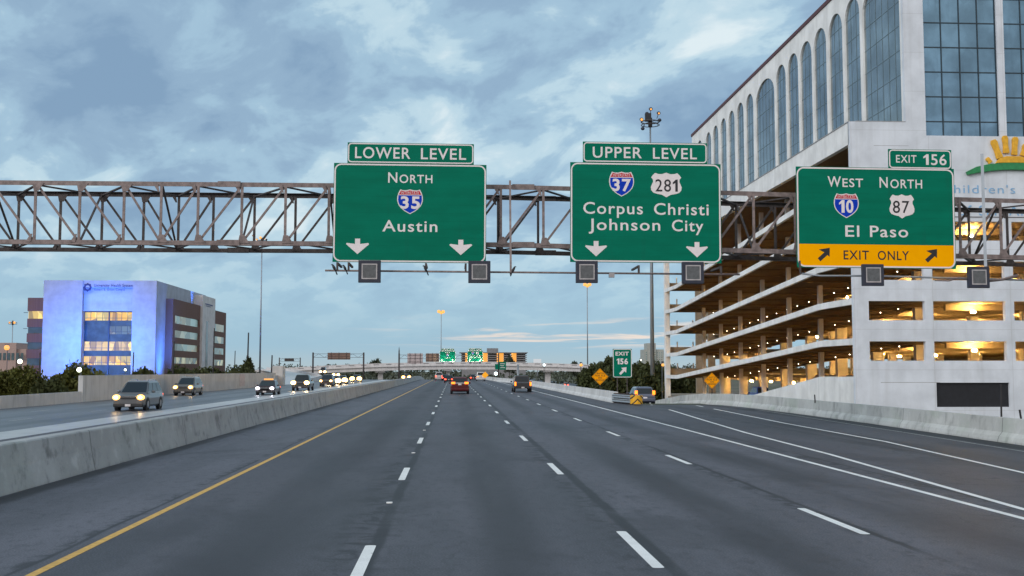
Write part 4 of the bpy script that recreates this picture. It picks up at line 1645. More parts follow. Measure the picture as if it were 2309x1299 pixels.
for k_, (ya, yb, mt) in enumerate(rowsh):
    for j, (xa, xb) in enumerate(((186.5, 240), (243, 297))):
        mm = mt
        if mt == 'win_dim':
            mm = 'glass_dark' if j == 0 else 'win_side'
        if k_ == 1 and j == 0:
            continue
        w_ = MB().box((hx(xa), HY + 2.1, hz(yb)), (hx(xb), HY + 2.16, hz(ya))).build('window', M[mm], hos)
        fr = MB()
        for q in range(1, 4):
            xx = hx(xa) + (hx(xb) - hx(xa)) * q / 4
            fr.box((xx - 0.05, HY + 2.02, hz(yb)), (xx + 0.05, HY + 2.095, hz(ya)))
        zz = hz(yb) + 0.3 * (hz(ya) - hz(yb))
        fr.box((hx(xa), HY + 2.03, zz - 0.05), (hx(xb), HY + 2.096, zz + 0.05))
        fr.build('window_frame', M['mullion'], w_)
m = MB()
m.box((hx(240), HY + 1.95, GZ), (hx(243), HY + 2.19, hz(701.5)))
m.build('bay_mullion', M['mullion'], hos)
# left brick wing
LY2 = HY + 6
lx0, lx1 = hx(62, LY2), hx0 - 0.02
wt_ = hz(672, LY2)
brows = [(702, 719), (738, 752), (772, 788), (808, 824)]
m = MB()
zt = wt_
for ya, yb in brows:
    m.box((lx0, LY2, hz(ya, LY2)), (lx1, LY2 + 40, zt))
    zt = hz(yb, LY2)
m.box((lx0, LY2, GZ), (lx1, LY2 + 40, zt))
m.build('brick_wing', M['brick'], hos)
for j, (ya, yb) in enumerate(brows):
    MB().box((lx0 + 0.2, LY2 + 0.3, hz(yb, LY2)), (lx1, LY2 + 39, hz(ya, LY2))).build('window', M['win_cream' if j == 0 else 'glass_dark'], hos)
    MB().box((lx0 - 0.9, LY2 - 0.3, hz(ya, LY2) - 0.5), (lx0 + 0.1, LY2 + 0.2, hz(ya, LY2) - 0.38)).build('sun_shade', M['mullion'], hos)
# right brick side with window strips
RBX = P(390, 700, 315).x
rz0 = hz(673, 315)
m = MB()
wy0, wy1 = 79.6 * F / (1022 - 404), 79.6 * F / (1022 - 456)
srow = [(713, 730), (745.5, 761), (775.5, 790), (806, 819)]
ye = P(0, 0, 1)
yw0 = RBX * F / (404 - 1022)
yw1 = RBX * F / (456 - 1022)
yfin0, yfin1 = RBX * F / (459 - 1022), RBX * F / (487 - 1022)
zr = lambda py, px: CAMZ + (835 - py) / F * (RBX * F / (px - 1022))
zt = rz0
m.box((hx1 + 0.01, 315, GZ), (RBX, yw0, rz0))
m.box((hx1 + 0.01, yw1, GZ), (RBX, yfin0, rz0))
wins = []
for ya, yb in srow:
    a_, b_ = zr(ya, 404), zr(yb + 1, 404)
    wins.append((a_, b_))
    m.box((hx1 + 0.01, yw0, a_), (RBX, yw1, zt))
    zt = b_
m.box((hx1 + 0.01, yw0, GZ), (RBX, yw1, zt))
m.build('brick_side', M['brick'], hos)
MB().box((hx1 + 0.01, yfin1, GZ), (RBX, 388, zr(701, 489))).build('brick_end', M['brick'], hos)
for j, (a_, b_) in enumerate(wins):
    MB().box((RBX - 0.5, yw0 + .05, b_), (RBX - 0.3, yw1 - .05, a_)).build('window', M['win_side' if j < 3 else 'win_dim'], hos)
    MB().box((RBX + 0.003, yfin1 + 3, a_ - 0.2), (RBX + 0.05, 384, b_ - 0.3)).build('window', M['win_side' if j < 3 else 'win_dim'], hos)
m = MB()
m.box((hx1 + 0.01, yfin0 + 0.01, GZ), (RBX + 0.7, yfin1 - 0.01, hz(634) - 0.8))
m.build('white_tower', M['bridge'], hos)
MB().box((RBX + 0.703, yfin0 + 5, GZ), (RBX + 0.75, yfin0 + 8.0, zr(726, 470))).build('tower_window', M['glass_dark'], hos)
m = MB()
yy_ = HY
nx, nz = hx(195.5), hz(648)
m2 = MB()
pts = []
for j in range(16):
    r = 1.22 if j % 2 == 0 else 0.98
    pts.append((nx + r * cos(2 * pi * j / 16), nz + r * sin(2 * pi * j / 16)))
inn = [(nx + 0.55 * cos(2 * pi * j / 16), nz + 0.55 * sin(2 * pi * j / 16)) for j in range(16)]
ring_into(m2, pts, inn, HY + 0.2)
m2.build('star_emblem', M['navy'], hos)
text_into(m, 'University Health System', hx(210), hx(297.5), hz(640), hz(647), HY + 0.2, 0.012)
m.build('lettering', M['navy'], hos)
m = MB()
text_into(m, 'Robert B. Green Campus', hx(211), hx(280), hz(650.5), hz(655.3), HY + 0.2, 0.006)
m.build('lettering', M['navy'], hos)
m = MB()
m.box((RBX + 0.705, yfin0 + 3.5, zr(688, 472)), (RBX + 0.78, yfin0 + 14, zr(690.5, 472)))
m.box((RBX + 0.705, yfin0 + 4.2, zr(692.5, 472)), (RBX + 0.78, yfin0 + 11, zr(694, 472)))
m.build('side_lettering', M['navy'], hos)


def blue_lamp(loc, target, power, sx, sy, name='blue_floodlight'):
    l = bpy.data.lights.new(name, 'AREA')
    l.shape = 'RECTANGLE'
    l.size, l.size_y = sx, sy
    l.energy = power
    l.spread = radians(66)
    l.color = (0.05, 0.20, 1.0)
    o = bpy.data.objects.new(name, l)
    col.objects.link(o)
    o.parent = hos
    o.location = Vector(loc) - Vector(hos.location)
    d = Vector(target) - Vector(loc)
    o.rotation_euler = d.to_track_quat('-Z', 'Y').to_euler()


blue_lamp((hx0 + 9, HY - 26, GZ + 1), (hx0 + 9, HY, 11), 5600, 10, 1)
blue_lamp((hx1 - 5, HY - 26, GZ + 1), (hx1 - 6, HY, 11), 4400, 8, 1)
blue_lamp(((bx0 + bx1) / 2, HY - 1.2, hz(703)), ((bx0 + bx1) / 2, HY + 0.4, hz(640)), 420, 12, 0.5)
blue_lamp((hx1 + 5, HY + 2, GZ + 2), (hx1 + 0.2, HY + 6, 9), 1500, 2, 4)
blue_lamp((hx1 + 1.6, 345, rz0 + 0.6), (hx1, 346, rz0 + 3), 900, 1, 30)



# ================================================================== far buildings
def lamp_ball(name, loc, r, mat, parent):
    return MB().ball(loc, r, nu=10, nv=6).build(name, mat, parent)


# concrete apartment / parking block with lit stair towers
FYB = 700.0
fb = thing('parking_block', 'far grey concrete block with bright orange lit stair towers above the overpass', 'building', P(1113, 830, FYB))
fx = lambda px: P(px, 800, FYB).x
fz = lambda py: P(1113, py, FYB).z
m = MB()
for x0_, x1_ in ((1040, 1088), (1100, 1125), (1136, 1153), (1165, 1188)):
    for j in range(5):
        z = fz(816) + j * (fz(797) - fz(816)) / 4.3
        m.box((fx(x0_), FYB, z), (fx(x1_), FYB + 18, z + 0.55))
    m.box((fx(x0_) + 0.4, FYB + 8, GZ), (fx(x1_) - 0.4, FYB + 9, fz(797)))
m.box((fx(1036), FYB - 1, fz(796)), (fx(1190), FYB + 20, fz(794.4)))
m.box((fx(1042), FYB + 2, GZ), (fx(1186), FYB + 18, fz(817)))
m.build('concrete_frame', M['bridge_dark'], fb)
m = MB()
m.box((fx(1099), FYB + 4, fz(794.3)), (fx(1124), FYB + 12, fz(785)))
m.build('roof_house', M['bridge_dark'], fb)
k_ = emis('stair_glow', (1.0, 0.42, 0.06), 0.9)
for x0_, x1_ in ((1050, 1055), (1088.3, 1099.7), (1125.3, 1135.7), (1153.3, 1164.7)):
    MB().box((fx(x0_), FYB + 2, fz(816)), (fx(x1_), FYB + 3, fz(796.2))).build('stair_tower', k_, fb)
for px in (1051, 1090, 1122, 1155):
    for j in range(4):
        lamp_ball('stair_lamp', (fx(px), FYB - 0.6, fz(798 + 5.6 * j)), 0.55, M['lamp_amber'], fb)
# stepped tower
ty = 900.0
tw = thing('tower_block', 'distant pale stepped high rise behind the tall lamp mast', 'building', P(1476, 830, ty))
gx = lambda px: P(px, 800, ty).x
gz = lambda py: P(1476, py, ty).z
m = MB()
m.box((gx(1453), ty, GZ), (gx(1497), ty + 20, gz(788)))
m.box((gx(1459.5), ty - 1, GZ), (gx(1478.5), ty + 15, gz(774)))
k2 = concrete('tower_concrete', (0.36, 0.37, 0.34), 0.3)
m.build('tower_wall', k2, tw)
m = MB()
for j in range(5):
    for px in (1455.5, 1475):
        m.box((gx(px), ty - 1.3, gz(796 + j * 5)), (gx(px + 2.4), ty - 1.05, gz(793.5 + j * 5)))
    for px in (1481, 1486, 1491):
        m.box((gx(px), ty - .1, gz(797 + j * 5)), (gx(px + 2), ty - 0.02, gz(794.5 + j * 5)))
m.build('lit_window', M['win_side'], tw)
# low building far left
by = 430.0
lb = thing('low_building', 'low pale flat roofed building behind the orange street lamp on the left', 'building', P(20, 840, by))
m = MB()
m.box((P(-60, 800, by).x, by, GZ), (P(36, 800, by).x, by + 20, P(20, 773, by).z))
m.box((P(36.1, 800, by).x, by + 1, GZ), (P(62, 800, by).x, by + 20, P(20, 787, by).z))
m.build('wall', simple('pinkish_render', (0.42, 0.30, 0.27), 0.8), lb)
m = MB()
for px in (0, 10, 20, 29, 40, 50):
    m.box((P(px - 3, 800, by).x, by - 0.15, P(20, 812, by).z), (P(px + 3, 800, by).x, by - 0.02, P(20, 796, by).z))
m.build('window', M['glass_dark'], lb)
# billboard
bb = thing('billboard', 'blank white billboard standing beyond the right end of the overpass', 'billboard', P(1212, 830, 520))
MB().box((P(1203, 818, 520).x, 520, P(1203, 818, 520).z), (P(1220.5, 809, 520).x, 520.4, P(1203, 809.5, 520).z)).build('panel', emis('billboard_lit', (0.9, 0.95, 1.0), 0.55), bb)
MB().tube([(P(1212, 818, 521).x, 521, GZ), (P(1212, 818, 521).x, 521, P(1212, 810, 521).z)], 0.3).build('post', M['galv'], bb)


# ================================================================== VEGETATION
def crown(lobes, n, size, seed, flat=1.0):
    r = random.Random(seed)
    m = MB()
    tot = sum(l[3] * l[4] * l[5] for l in lobes)
    for l in lobes:
        cnt = max(20, int(n * l[3] * l[4] * l[5] / tot))
        for _ in range(cnt):
            while True:
                a, b, c = (r.uniform(-1, 1) for _ in range(3))
                q = a * a + b * b + c * c
                if 0.05 < q < 1:
                    break
            k_ = (r.uniform(0.55, 1.0) ** 0.6) / sqrt(q) * (0.88 + 0.24 * sin(5 * a + 3 * c + seed) * sin(4 * b + 2 + seed))
            if r.random() < 0.10:
                k_ *= 1.08
            p = Vector((l[0] + a * k_ * l[3], l[1] + b * k_ * l[4], l[2] + c * k_ * l[5]))
            s = size * r.uniform(0.6, 1.3)
            e = Euler((r.uniform(0, 6.3), r.uniform(0, 6.3), r.uniform(0, 6.3))).to_matrix()
            u, v = e @ Vector((s, 0, 0)), e @ Vector((0, s * 0.6, 0))
            m.face([p - u, p - v * 0.9, p + u, p + v])
    return m


def leafmesh(m, name, mat):
    me = bpy.data.meshes.new(name)
    me.from_pydata(m.v, [], m.f)
    me.materials.append(mat)
    return me


def tree(name, label, cat, loc, lobes, n, size, seed, mat, trunk_h, trunk_r, group=None):
    o = thing(name, label, cat, loc, 0, group)
    me = leafmesh(crown(lobes, n, size, seed), 'crown', mat)
    c = bpy.data.objects.new('crown', me)
    col.objects.link(c)
    c.parent = o
    t = MB()
    t.tube([(0, 0, 0), (0.05, 0, trunk_h * 0.5), (0.0, 0.1, trunk_h)], [trunk_r, trunk_r * 0.75, trunk_r * 0.5], 8)
    for l in lobes[:4]:
        t.tube([(0, 0.05, trunk_h * 0.7), (l[0] * 0.5, l[1] * 0.5, (trunk_h + l[2]) / 2), (l[0] * 0.8, l[1] * 0.8, l[2])], [trunk_r * 0.5, trunk_r * 0.3, 0.04], 6)
    t.build('trunk', M['bark'], o, raw=True)
    return o


def treelobes(R, H, seed, n=7):
    r = random.Random(seed)
    out = [(0, 0, H * 0.62, R * 0.8, R * 0.8, H * 0.34)]
    for i in range(n):
        a = 2 * pi * i / n + r.uniform(-.3, .3)
        out.append((R * 0.55 * cos(a), R * 0.55 * sin(a), H * r.uniform(0.40, 0.74), R * r.uniform(0.38, 0.52), R * r.uniform(0.38, 0.52), H * r.uniform(0.18, 0.26)))
    return out


# round clipped bushes beyond the oncoming lanes
for i, (px, pr, ptop, Y, lab) in enumerate(((40, 72, 822, 150, 'dark round bush at the left edge below the white lamp'),
                                            (172, 70, 817.5, 132, 'large rounded green bush in front of the blue lit building'),
                                            (232, 42, 840, 118, 'smaller yellow green bush against the end of the concrete wall'),
                                            (110, 50, 850, 122, 'low dark bush between the two large round bushes'))):
    R = pr * Y / F
    top = P(px, ptop, Y)
    Hh = top.z - GZ
    lob = [(0, 0, Hh * 0.50, R * 0.92, R * 0.9, Hh * 0.47), (R * 0.35, -R * .2, Hh * 0.42, R * 0.65, R * 0.6, Hh * 0.42), (-R * 0.4, -R * .1, Hh * 0.40, R * 0.6, R * 0.6, Hh * 0.40), (0, -R * .4, Hh * .3, R * .8, R * .6, Hh * .3)]
    tree('bush', lab, 'bush', (top.x, Y, GZ), lob, 11000, 0.27, 11 + i, M['leaf_bush' if i != 3 else 'leaf'], Hh * 0.4, 0.15, 'clipped bushes by the oncoming lanes')
# hedge and trees along the wall toward the far left
hl = ['low dark hedge tree above the wall under the blue building corner', 'dark green shrubby tree above the wall under the brick side',
      'dark bushy tree above the wall left of the tall thin mast', 'small pointed tree rising beside the dark utility pole', 'dark hedge clump beside the base of the tall mast']
for i, (px, ptop, pw, Y) in enumerate(((322, 830, 36, 190), (408, 826, 40, 200), (465, 825, 50, 205), (559, 806, 14, 215), (545, 826, 48, 200))):
    top = P(px, ptop, Y)
    R = pw * Y / F
    Hh = top.z - GZ
    tree('shrub_tree', hl[i], 'tree', (top.x, Y, GZ), [(0, 0, Hh * .6, R, R * .8, Hh * .4), (R * .5, 0, Hh * .55, R * .6, R * .5, Hh * .36), (-R * .5, 0, Hh * .55, R * .6, R * .5, Hh * .37)], 2800, 0.34, 40 + i, M['leaf'], Hh * .5, 0.14, 'trees above the left wall')
# tree mass on the right between the exit and the side street
rl = ['dark tree at the left edge of the right hand grove', 'broad dark tree behind the yellow diamond sign', 'tallest dark tree left of the EXIT 156 sign', 'dark tree directly behind the EXIT 156 sign post',
      'dark tree right of the EXIT 156 sign', 'dark tree behind the base of the tall lamp mast', 'dark tree beside the garage corner pier', 'low dark tree seen through the open garage end', 'low dark tree below the EXIT 156 sign', 'low dark tree behind the grey exit car']
for i, (px, ptop, pw, Y) in enumerate(((1322, 829, 22, 240), (1345, 815, 32, 235), (1372, 803, 30, 225), (1402, 808, 36, 215), (1438, 814, 32, 210), (1478, 815, 34, 205), (1512, 826, 30, 215), (1556, 832, 36, 225), (1385, 840, 40, 170), (1462, 842, 44, 168))):
    top = P(px, ptop, Y)
    R = pw * Y / F
    Hh = top.z - GZ
    tree('grove_tree', rl[i], 'tree', (top.x, Y, GZ), treelobes(R * 1.15, Hh * 1.02, 70 + i) + [(0, 0, Hh * .25, R, R, Hh * .25)], 5200, 0.36, 60 + i, M['leaf'], Hh * .6, 0.2, 'trees of the grove beyond the exit sign')
# trees by and beyond the overpass
fl = ['round bushy tree standing above the overpass left of the far sign gantry', 'dark dome shaped tree before the orange lit block', 'small tree low on the horizon right of the billboard']
for i, (px, ptop, pw, Y) in enumerate(((848, 805.5, 18, 560), (1149, 798, 16, 640), (1296, 812, 14, 600))):
    top = P(px, ptop, Y)
    R = pw * Y / F
    Hh = top.z - GZ
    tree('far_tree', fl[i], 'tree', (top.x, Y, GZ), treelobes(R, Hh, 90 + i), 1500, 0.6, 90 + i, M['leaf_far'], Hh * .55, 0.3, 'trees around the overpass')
# distant woods, one mass
r = random.Random(5)
lob = []
for i in range(150):
    x = -420 + 840 * i / 150 + r.uniform(-2, 2)
    Y = r.uniform(900, 1050)
    hgt = r.uniform(8.5, 12)
    lob.append((x, Y, GZ + hgt * 0.5, 6.5, 6, hgt * 0.55))
for i in range(70):
    x = -60 + 150 * i / 70
    Y = r.uniform(500, 560)
    hgt = r.uniform(4.2, 5.6)
    lob.append((x, Y, GZ + hgt * 0.5, 3.2, 3, hgt * 0.55))
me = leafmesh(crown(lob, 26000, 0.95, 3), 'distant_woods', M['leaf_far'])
o = bpy.data.objects.new('distant_woods', me)
col.objects.link(o)
tag(o, 'low dark line of distant woods along the horizon', 'woods', None, 'stuff')


# ================================================================== POLES AND LAMPS
def mast(label, X, Y, H, r0, r1, lit, ring=True):
    o = thing('high_mast_light', label, 'light mast', (X, Y, GZ), 0, 'tall highway light masts')
    MB().tube([(0, 0, 0), (0, 0, H * 0.5), (0, 0, H)], [r0, (r0 + r1) / 2, r1], 12).build('pole', M['galv'], o, raw=True)
    m = MB()
    R = 1.55
    pts = [(R * cos(2 * pi * j / 14), R * sin(2 * pi * j / 14), H - 1.0) for j in range(15)]
    m.tube(pts, 0.09, 6)
    m.tube([(p[0], p[1], p[2] - 0.55) for p in pts], 0.07, 6)
    for j in range(4):
        t = 2 * pi * j / 4 + 0.5
        m.bar((0, 0, H - 1.0), (R * cos(t), R * sin(t), H - 1.0), 0.08)
        m.bar((R * cos(t), R * sin(t), H - 1.55), (R * cos(t), R * sin(t), H - 1.0), 0.06)
    m.tube([(0, 0, H - 1.9), (0, 0, H - 0.3)], 0.35, 10)
    m.build('lowering_ring', M['steel_dark'], o, raw=True)
    for j, (dx, dz, on) in enumerate(lit):
        t = MB()
        t.tube([(dx * 0.8, -0.3, H - 1.0 + dz * 0.4), (dx, -0.5, H - 1.0 + dz)], 0.06, 6)
        t.ball((dx, -0.6, H - 1.0 + dz + 0.1), 0.34, 0.34, 0.30, 8, 6)
        lm = t.build('luminaire', M['lamp_box'], o, raw=True)
        if on:
            s = 0.36 if on is True else on
            MB().ball((dx, -0.85, H - 1.0 + dz), s, nu=8, nv=6).build('bulb', M['lamp_amber'], lm, raw=True)
    return o


def mast_px(label, px, pytop, Y, r0, r1, lit):
    t = P(px, pytop, Y)
    return mast(label, t.x, Y, t.z - GZ, r0, r1, lit)


mm_ = mast_px('tall thick grey light mast right of the UPPER LEVEL sign, rising behind the exit car', 1466, 262, 185, 0.40, 0.13,
              [(-1.6, 0.2, 0.22), (-0.65, 1.2, False), (0.0, 2.0, 0.16), (1.35, 1.3, 0.16), (1.5, 0.1, False), (-1.4, -1.4, False)])
MB().box((-1.0, -1.1, mm_.location.z * 0 + (P(1460, 268, 185).z - GZ) - 0.6), (0.0, -0.4, (P(1460, 268, 185).z - GZ) + 0.75)).build('camera_box', M['sign_black'], mm_, raw=True)
mast_px('tall thin light mast on the left whose lit top shows through the gantry truss', 591, 536, 361, 0.32, 0.16,
        [(-1.6, 0.3, 0.3), (-0.4, 0.9, 0.42), (0.8, 0.7, 0.42), (1.5, 0.2, False), (-2.8, 1.5, 0.12)])
mast_px('far lit light mast above the LOWER LEVEL lane, seen over the distant signs', 995, 700, 790, 0.35, 0.2,
        [(-1.7, 0.2, 1.2), (1.3, 0.0, 1.3), (0.0, -0.7, 1.1)])
mast_px('thin light mast with an orange lamp just below the UPPER LEVEL sign', 1324, 638, 560, 0.34, 0.2,
        [(-1.3, 0.1, 0.9), (1.2, 0.1, 0.9), (0.0, -0.4, 1.0)])
mast_px('distant light mast with two pinkish lamps left of the blue lit building', 29, 722, 450, 0.22, 0.14,
        [(-0.9, 0.0, 0.4), (0.9, 0.0, 0.5)])


def street_lamp(label, px, py, Y, size, mat, arm=0.0):
    c = P(px, py, Y)
    o = thing('street_lamp', label, 'street lamp', (c.x, Y, GZ), 0, 'street lamps along the highway')
    h_ = c.z - GZ
    MB().tube([(0, 0.3, 0), (0, 0.3, h_ + 0.2), (0, 0.0, h_ + 0.3)], 0.09, 8).build('pole', M['galv'], o, raw=True)
    hd = MB().loft([[(-size, -0.2, h_ + .12 + size), (size, -0.2, h_ + .12 + size), (size, 0.25, h_ + .12 + size), (-size, 0.25, h_ + .12 + size)],
                    [(-size * .6, -.1, h_ + .3 + size), (size * .6, -.1, h_ + .3 + size), (size * .6, .2, h_ + .3 + size), (-size * .6, .2, h_ + .3 + size)]]).build('lamp_head', M['lamp_box'], o, raw=True)
    MB().ball((0, -0.2, h_), size, nu=12, nv=8).build('bulb', mat, hd, raw=True)
    return o


street_lamp('glaring orange street lamp at the far left edge before the low building', 16, 784, 300, 0.7, M['lamp_amber'])
street_lamp('bright white street lamp above the leftmost round bush', 46, 815, 160, 0.32, M['lamp_white'])
street_lamp('bright white street lamp in front of the large rounded bush', 180, 834, 118, 0.24, M['lamp_white'])
street_lamp('small white lamp low at the right side of the lit window bay', 283, 834, 230, 0.22, M['lamp_white'])
street_lamp('small orange lamp in the grove beside the garage corner', 1494, 823, 160, 0.22, M['lamp_amber'])
street_lamp('small orange lamp at the left edge of the right hand grove', 1310, 823, 245, 0.34, M['lamp_amber'])
street_lamp('small cool white lamp on the overpass near the billboard', 1227, 823, 440, 0.42, M['white_lamp'])
street_lamp('tiny white lamp above the trees left of the distant tower', 1444, 812, 400, 0.3, M['lamp_white'])

pl = ['dark utility pole in front of the blue corner of the office block', 'dark wooden pole in front of the brick side of the office block', 'dark pole in front of the white tower of the office block',
      'tallest dark pole left of the tall thin mast', 'thin short dark pole right of the office block', 'dark pole at the right end of the tall wall', 'thin dark pole before the left white wing']
for i, (px, py, Y, w_) in enumerate(((300, 794, 200, .1), (391, 770, 190, .14), (482, 740, 200, .12), (559, 750, 215, .14), (529, 791, 230, .09), (612, 801, 190, .12), (89, 795, 200, .1))):
    c = P(px, py, Y)
    o = MB().tube([(0, 0, 0), (0.05, 0, (c.z - GZ) * .6), (0.12, 0, c.z - GZ)], [w_ * 1.25, w_ * 1.1, w_ * 0.9], 8).build('utility_pole', M['wood_pole'], None, raw=True)
    o.location = (c.x, Y, GZ)
    tag(o, pl[i], 'pole', 'dark poles beyond the oncoming lanes')


# ---- distant gantries
def far_gantry(label, px0, px1, pyt, pyb, Y, boards, both=True):
    a_, b_ = P(px0, pyt, Y), P(px1, pyb, Y)
    o = thing('sign_gantry', label, 'gantry', (a_.x, Y, GZ))
    zt_, zb_ = P(px0, pyt, Y).z, P(px0, pyb, Y).z
    xs2 = (a_.x, b_.x) if both else (a_.x,)
    for x in xs2:
        MB().tube([(x, Y, GZ), (x, Y, zt_ + 0.5)], 0.3, 8).build('support_post', M['steel_dark'], o)
    m = MB()
    m.bar((a_.x, Y, zt_), (b_.x, Y, zt_), 0.12)
    m.bar((a_.x, Y, zb_), (b_.x, Y, zb_), 0.12)
    n = max(4, int((b_.x - a_.x) / 1.9))
    for j in range(n):
        xa, xb = a_.x + (b_.x - a_.x) * j / n, a_.x + (b_.x - a_.x) * (j + 1) / n
        m.bar((xa, Y, zt_ if j % 2 else zb_), (xb, Y, zb_ if j % 2 else zt_), 0.09)
    m.build('truss', M['steel_dark'], o)
    for (x0_, x1_, y0__, y1__, mt, lab) in boards:
        c0, c1 = P(x0_, y1__, Y - 0.6), P(x1_, y0__, Y - 0.6)
        s = thing('sign_board', lab, 'road sign', ((c0.x + c1.x) / 2, Y - 0.6, c0.z))
        MB().box((c0.x, Y - 0.6, c0.z), (c1.x, Y - 0.5, c1.z)).build('board_back', M[mt], s)
        rb = MB()
        nr = 3
        for j in range(nr):
            z = c0.z + (c1.z - c0.z) * (j + 0.5) / nr
            rb.box((c0.x, Y - 0.68, z - 0.06), (c1.x, Y - 0.605, z + 0.06))
        for j in range(3):
            x = c0.x + (c1.x - c0.x) * (j + 0.5) / 3
            rb.box((x - 0.06, Y - 0.74, c0.z), (x + 0.06, Y - 0.685, c1.z + 0.2))
        rb.build('stiffener', M['steel_dark'], s)
    return o


far_gantry('dark thin gantry over the oncoming lanes in the middle distance', 706, 820, 798, 806, 400, [(738.5, 790, 795.5, 811, 'sign_back', 'brown back of a wide sign above the oncoming headlights')])
far_gantry('small far gantry at the left end of the overpass', 630, 677, 808.5, 815, 620, [(641.5, 663, 808, 814.5, 'steel_dark', 'small dark sign back on the far left gantry')])
far_gantry('far gantry with a spiked left post beside the lit green signs', 900, 1062, 800.5, 809, 402, [
    (918.5, 953.5, 797, 820, 'sign_back_pale', 'pinkish sign back left of the far LOWER LEVEL sign'), (960, 990, 797, 816, 'sign_back', 'brown sign back just left of the far LOWER LEVEL sign')], False)
m = MB()
c = P(900, 782, 402)
m.tube([(c.x, 402, GZ), (c.x, 402, c.z - 1.5), (c.x, 402, c.z)], [0.34, 0.22, 0.04], 8)
fo = m.build('sign_post', M['steel_dark'], None)
tag(fo, 'tapered dark post rising above the overpass left of the pinkish sign back', 'pole')


def far_green(label, x0_, x1_, y0__, ymid, y1__, Y, kind):
    s = Sign('s', label, ((x0_ + x1_) / 2, (y0__ + y1__) / 2), Y, 0)
    p_ = s.panel('panel', x0_, x1_, ymid, y1__, 2, 0.5, 0.1)
    h_ = s.panel('header_panel', x0_ + 3, x1_ - 3, y0__, ymid - 0.1, 1, 0.5, 0.1)
    w_ = x1_ - x0_
    hh = y1__ - ymid
    s.text(h_, kind[0], x0_ + 5, x1_ - 5, y0__ + 1.2, ymid - 1.3)
    if kind[1] == 'a':
        s.text(p_, 'NORTH', x0_ + w_ * .36, x0_ + w_ * .64, ymid + hh * .09, ymid + hh * .2)
        s.interstate(p_, '35', x0_ + w_ * .42, x0_ + w_ * .58, ymid + hh * .26, ymid + hh * .51, (x0_ + w_ * .44, x0_ + w_ * .56, ymid + hh * .33, ymid + hh * .46))
        s.text(p_, 'Austin', x0_ + w_ * .32, x0_ + w_ * .68, ymid + hh * .57, ymid + hh * .69)
    else:
        s.interstate(p_, '37', x0_ + w_ * .26, x0_ + w_ * .42, ymid + hh * .09, ymid + hh * .34, (x0_ + w_ * .28, x0_ + w_ * .40, ymid + hh * .16, ymid + hh * .28))
        s.usroute(p_, '281', x0_ + w_ * .54, x0_ + w_ * .74, ymid + hh * .09, ymid + hh * .34, (x0_ + w_ * .57, x0_ + w_ * .71, ymid + hh * .16, ymid + hh * .28))
        s.text(p_, 'Corpus Christi', x0_ + w_ * .09, x0_ + w_ * .91, ymid + hh * .4, ymid + hh * .51)
        s.text(p_, 'Johnson City', x0_ + w_ * .12, x0_ + w_ * .88, ymid + hh * .57, ymid + hh * .68)
    for q in (.09, .76):
        s.poly(p_, DOWN_ARROW if kind[1] == 'a' else UP_RIGHT, x0_ + w_ * q, x0_ + w_ * (q + .15), ymid + hh * .76, ymid + hh * .92, 'sign_white', 'arrow')
    # its own lamps below, lit
    for q in (.2, .8):
        xx = s.x(x0_ + w_ * q)
        zz = s.z(y1__ + 2.5)
        MB().box((xx - 0.4, -1.9, zz - 0.3), (xx + 0.4, -1.4, zz + 0.1)).build('sign_lamp', M['lamp_box'], s.o, raw=True)
        l = bpy.data.lights.new('sign_lamp_light', 'AREA')
        l.size = 0.6
        l.energy = 110
        l.color = (0.86, 1.0, 0.72)
        lo = bpy.data.objects.new('sign_lamp_light', l)
        col.objects.link(lo)
        lo.parent = s.o
        lo.location = (xx, -1.6, zz + 0.25)
        lo.rotation_euler = (Vector((xx, 0, zz + 2.6)) - Vector((xx, -1.6, zz + 0.25))).to_track_quat('-Z', 'Y').to_euler()
    return s


far_green('small far green sign lit bright, the left of the distant pair over the overpass', 991.5, 1027, 786, 791.8, 815.5, 400, ('LOWER LEVEL', 'a'))
far_green('far green sign lit bright, right of the distant pair, beside the orange block', 1054, 1089, 785.5, 791.3, 815.5, 400, ('UPPER LEVEL', 'b'))
# small two-part green sign on a pole under the overpass
q = P(1128, 825, 380)
gs = thing('guide_sign', 'small two part green sign on a dark pole against the overpass girder', 'road sign', (q.x, 380, GZ))
c0, c1 = P(1116, 833, 380), P(1123.5, 821, 380)
MB().box((c0.x, 379.6, c0.z), (c1.x, 379.7, c1.z)).build('left_panel', M['sign_green'], gs)
c0, c1 = P(1125, 833.5, 380), P(1141, 816, 380)
pn = MB().box((c0.x, 379.6, c0.z), (c1.x, 379.7, c1.z)).build('right_panel', M['sign_green'], gs)
m = MB()
for j in range(3):
    z = c1.z - (c1.z - c0.z) * (0.25 + 0.25 * j)
    m.box((c0.x + 0.4, 379.585, z - 0.09), (c1.x - 0.4 - 0.3 * (j % 2), 379.595, z + 0.09))
m.build('legend', M['sign_white'], pn)
MB().tube([(P(1124, 830, 380.2).x, 380.2, GZ), (P(1124, 797, 380.2).x, 380.2, P(1124, 797, 380.2).z)], 0.22, 8).build('post', M['steel_dark'], gs)
cl = street_lamp('glaring cyan white lamp under the overpass', 1118, 842.5, 395, 0.55, M['white_lamp'])
c = P(1168, 822, 250)
o = MB().tube([(0, 0, GZ), (0, 0, c.z)], 0.22, 8).build('sign_post', M['galv'], None)
o.location = (c.x, 250, 0)
tag(o, 'grey steel post rising behind the dark pickup in front of the overpass', 'pole')

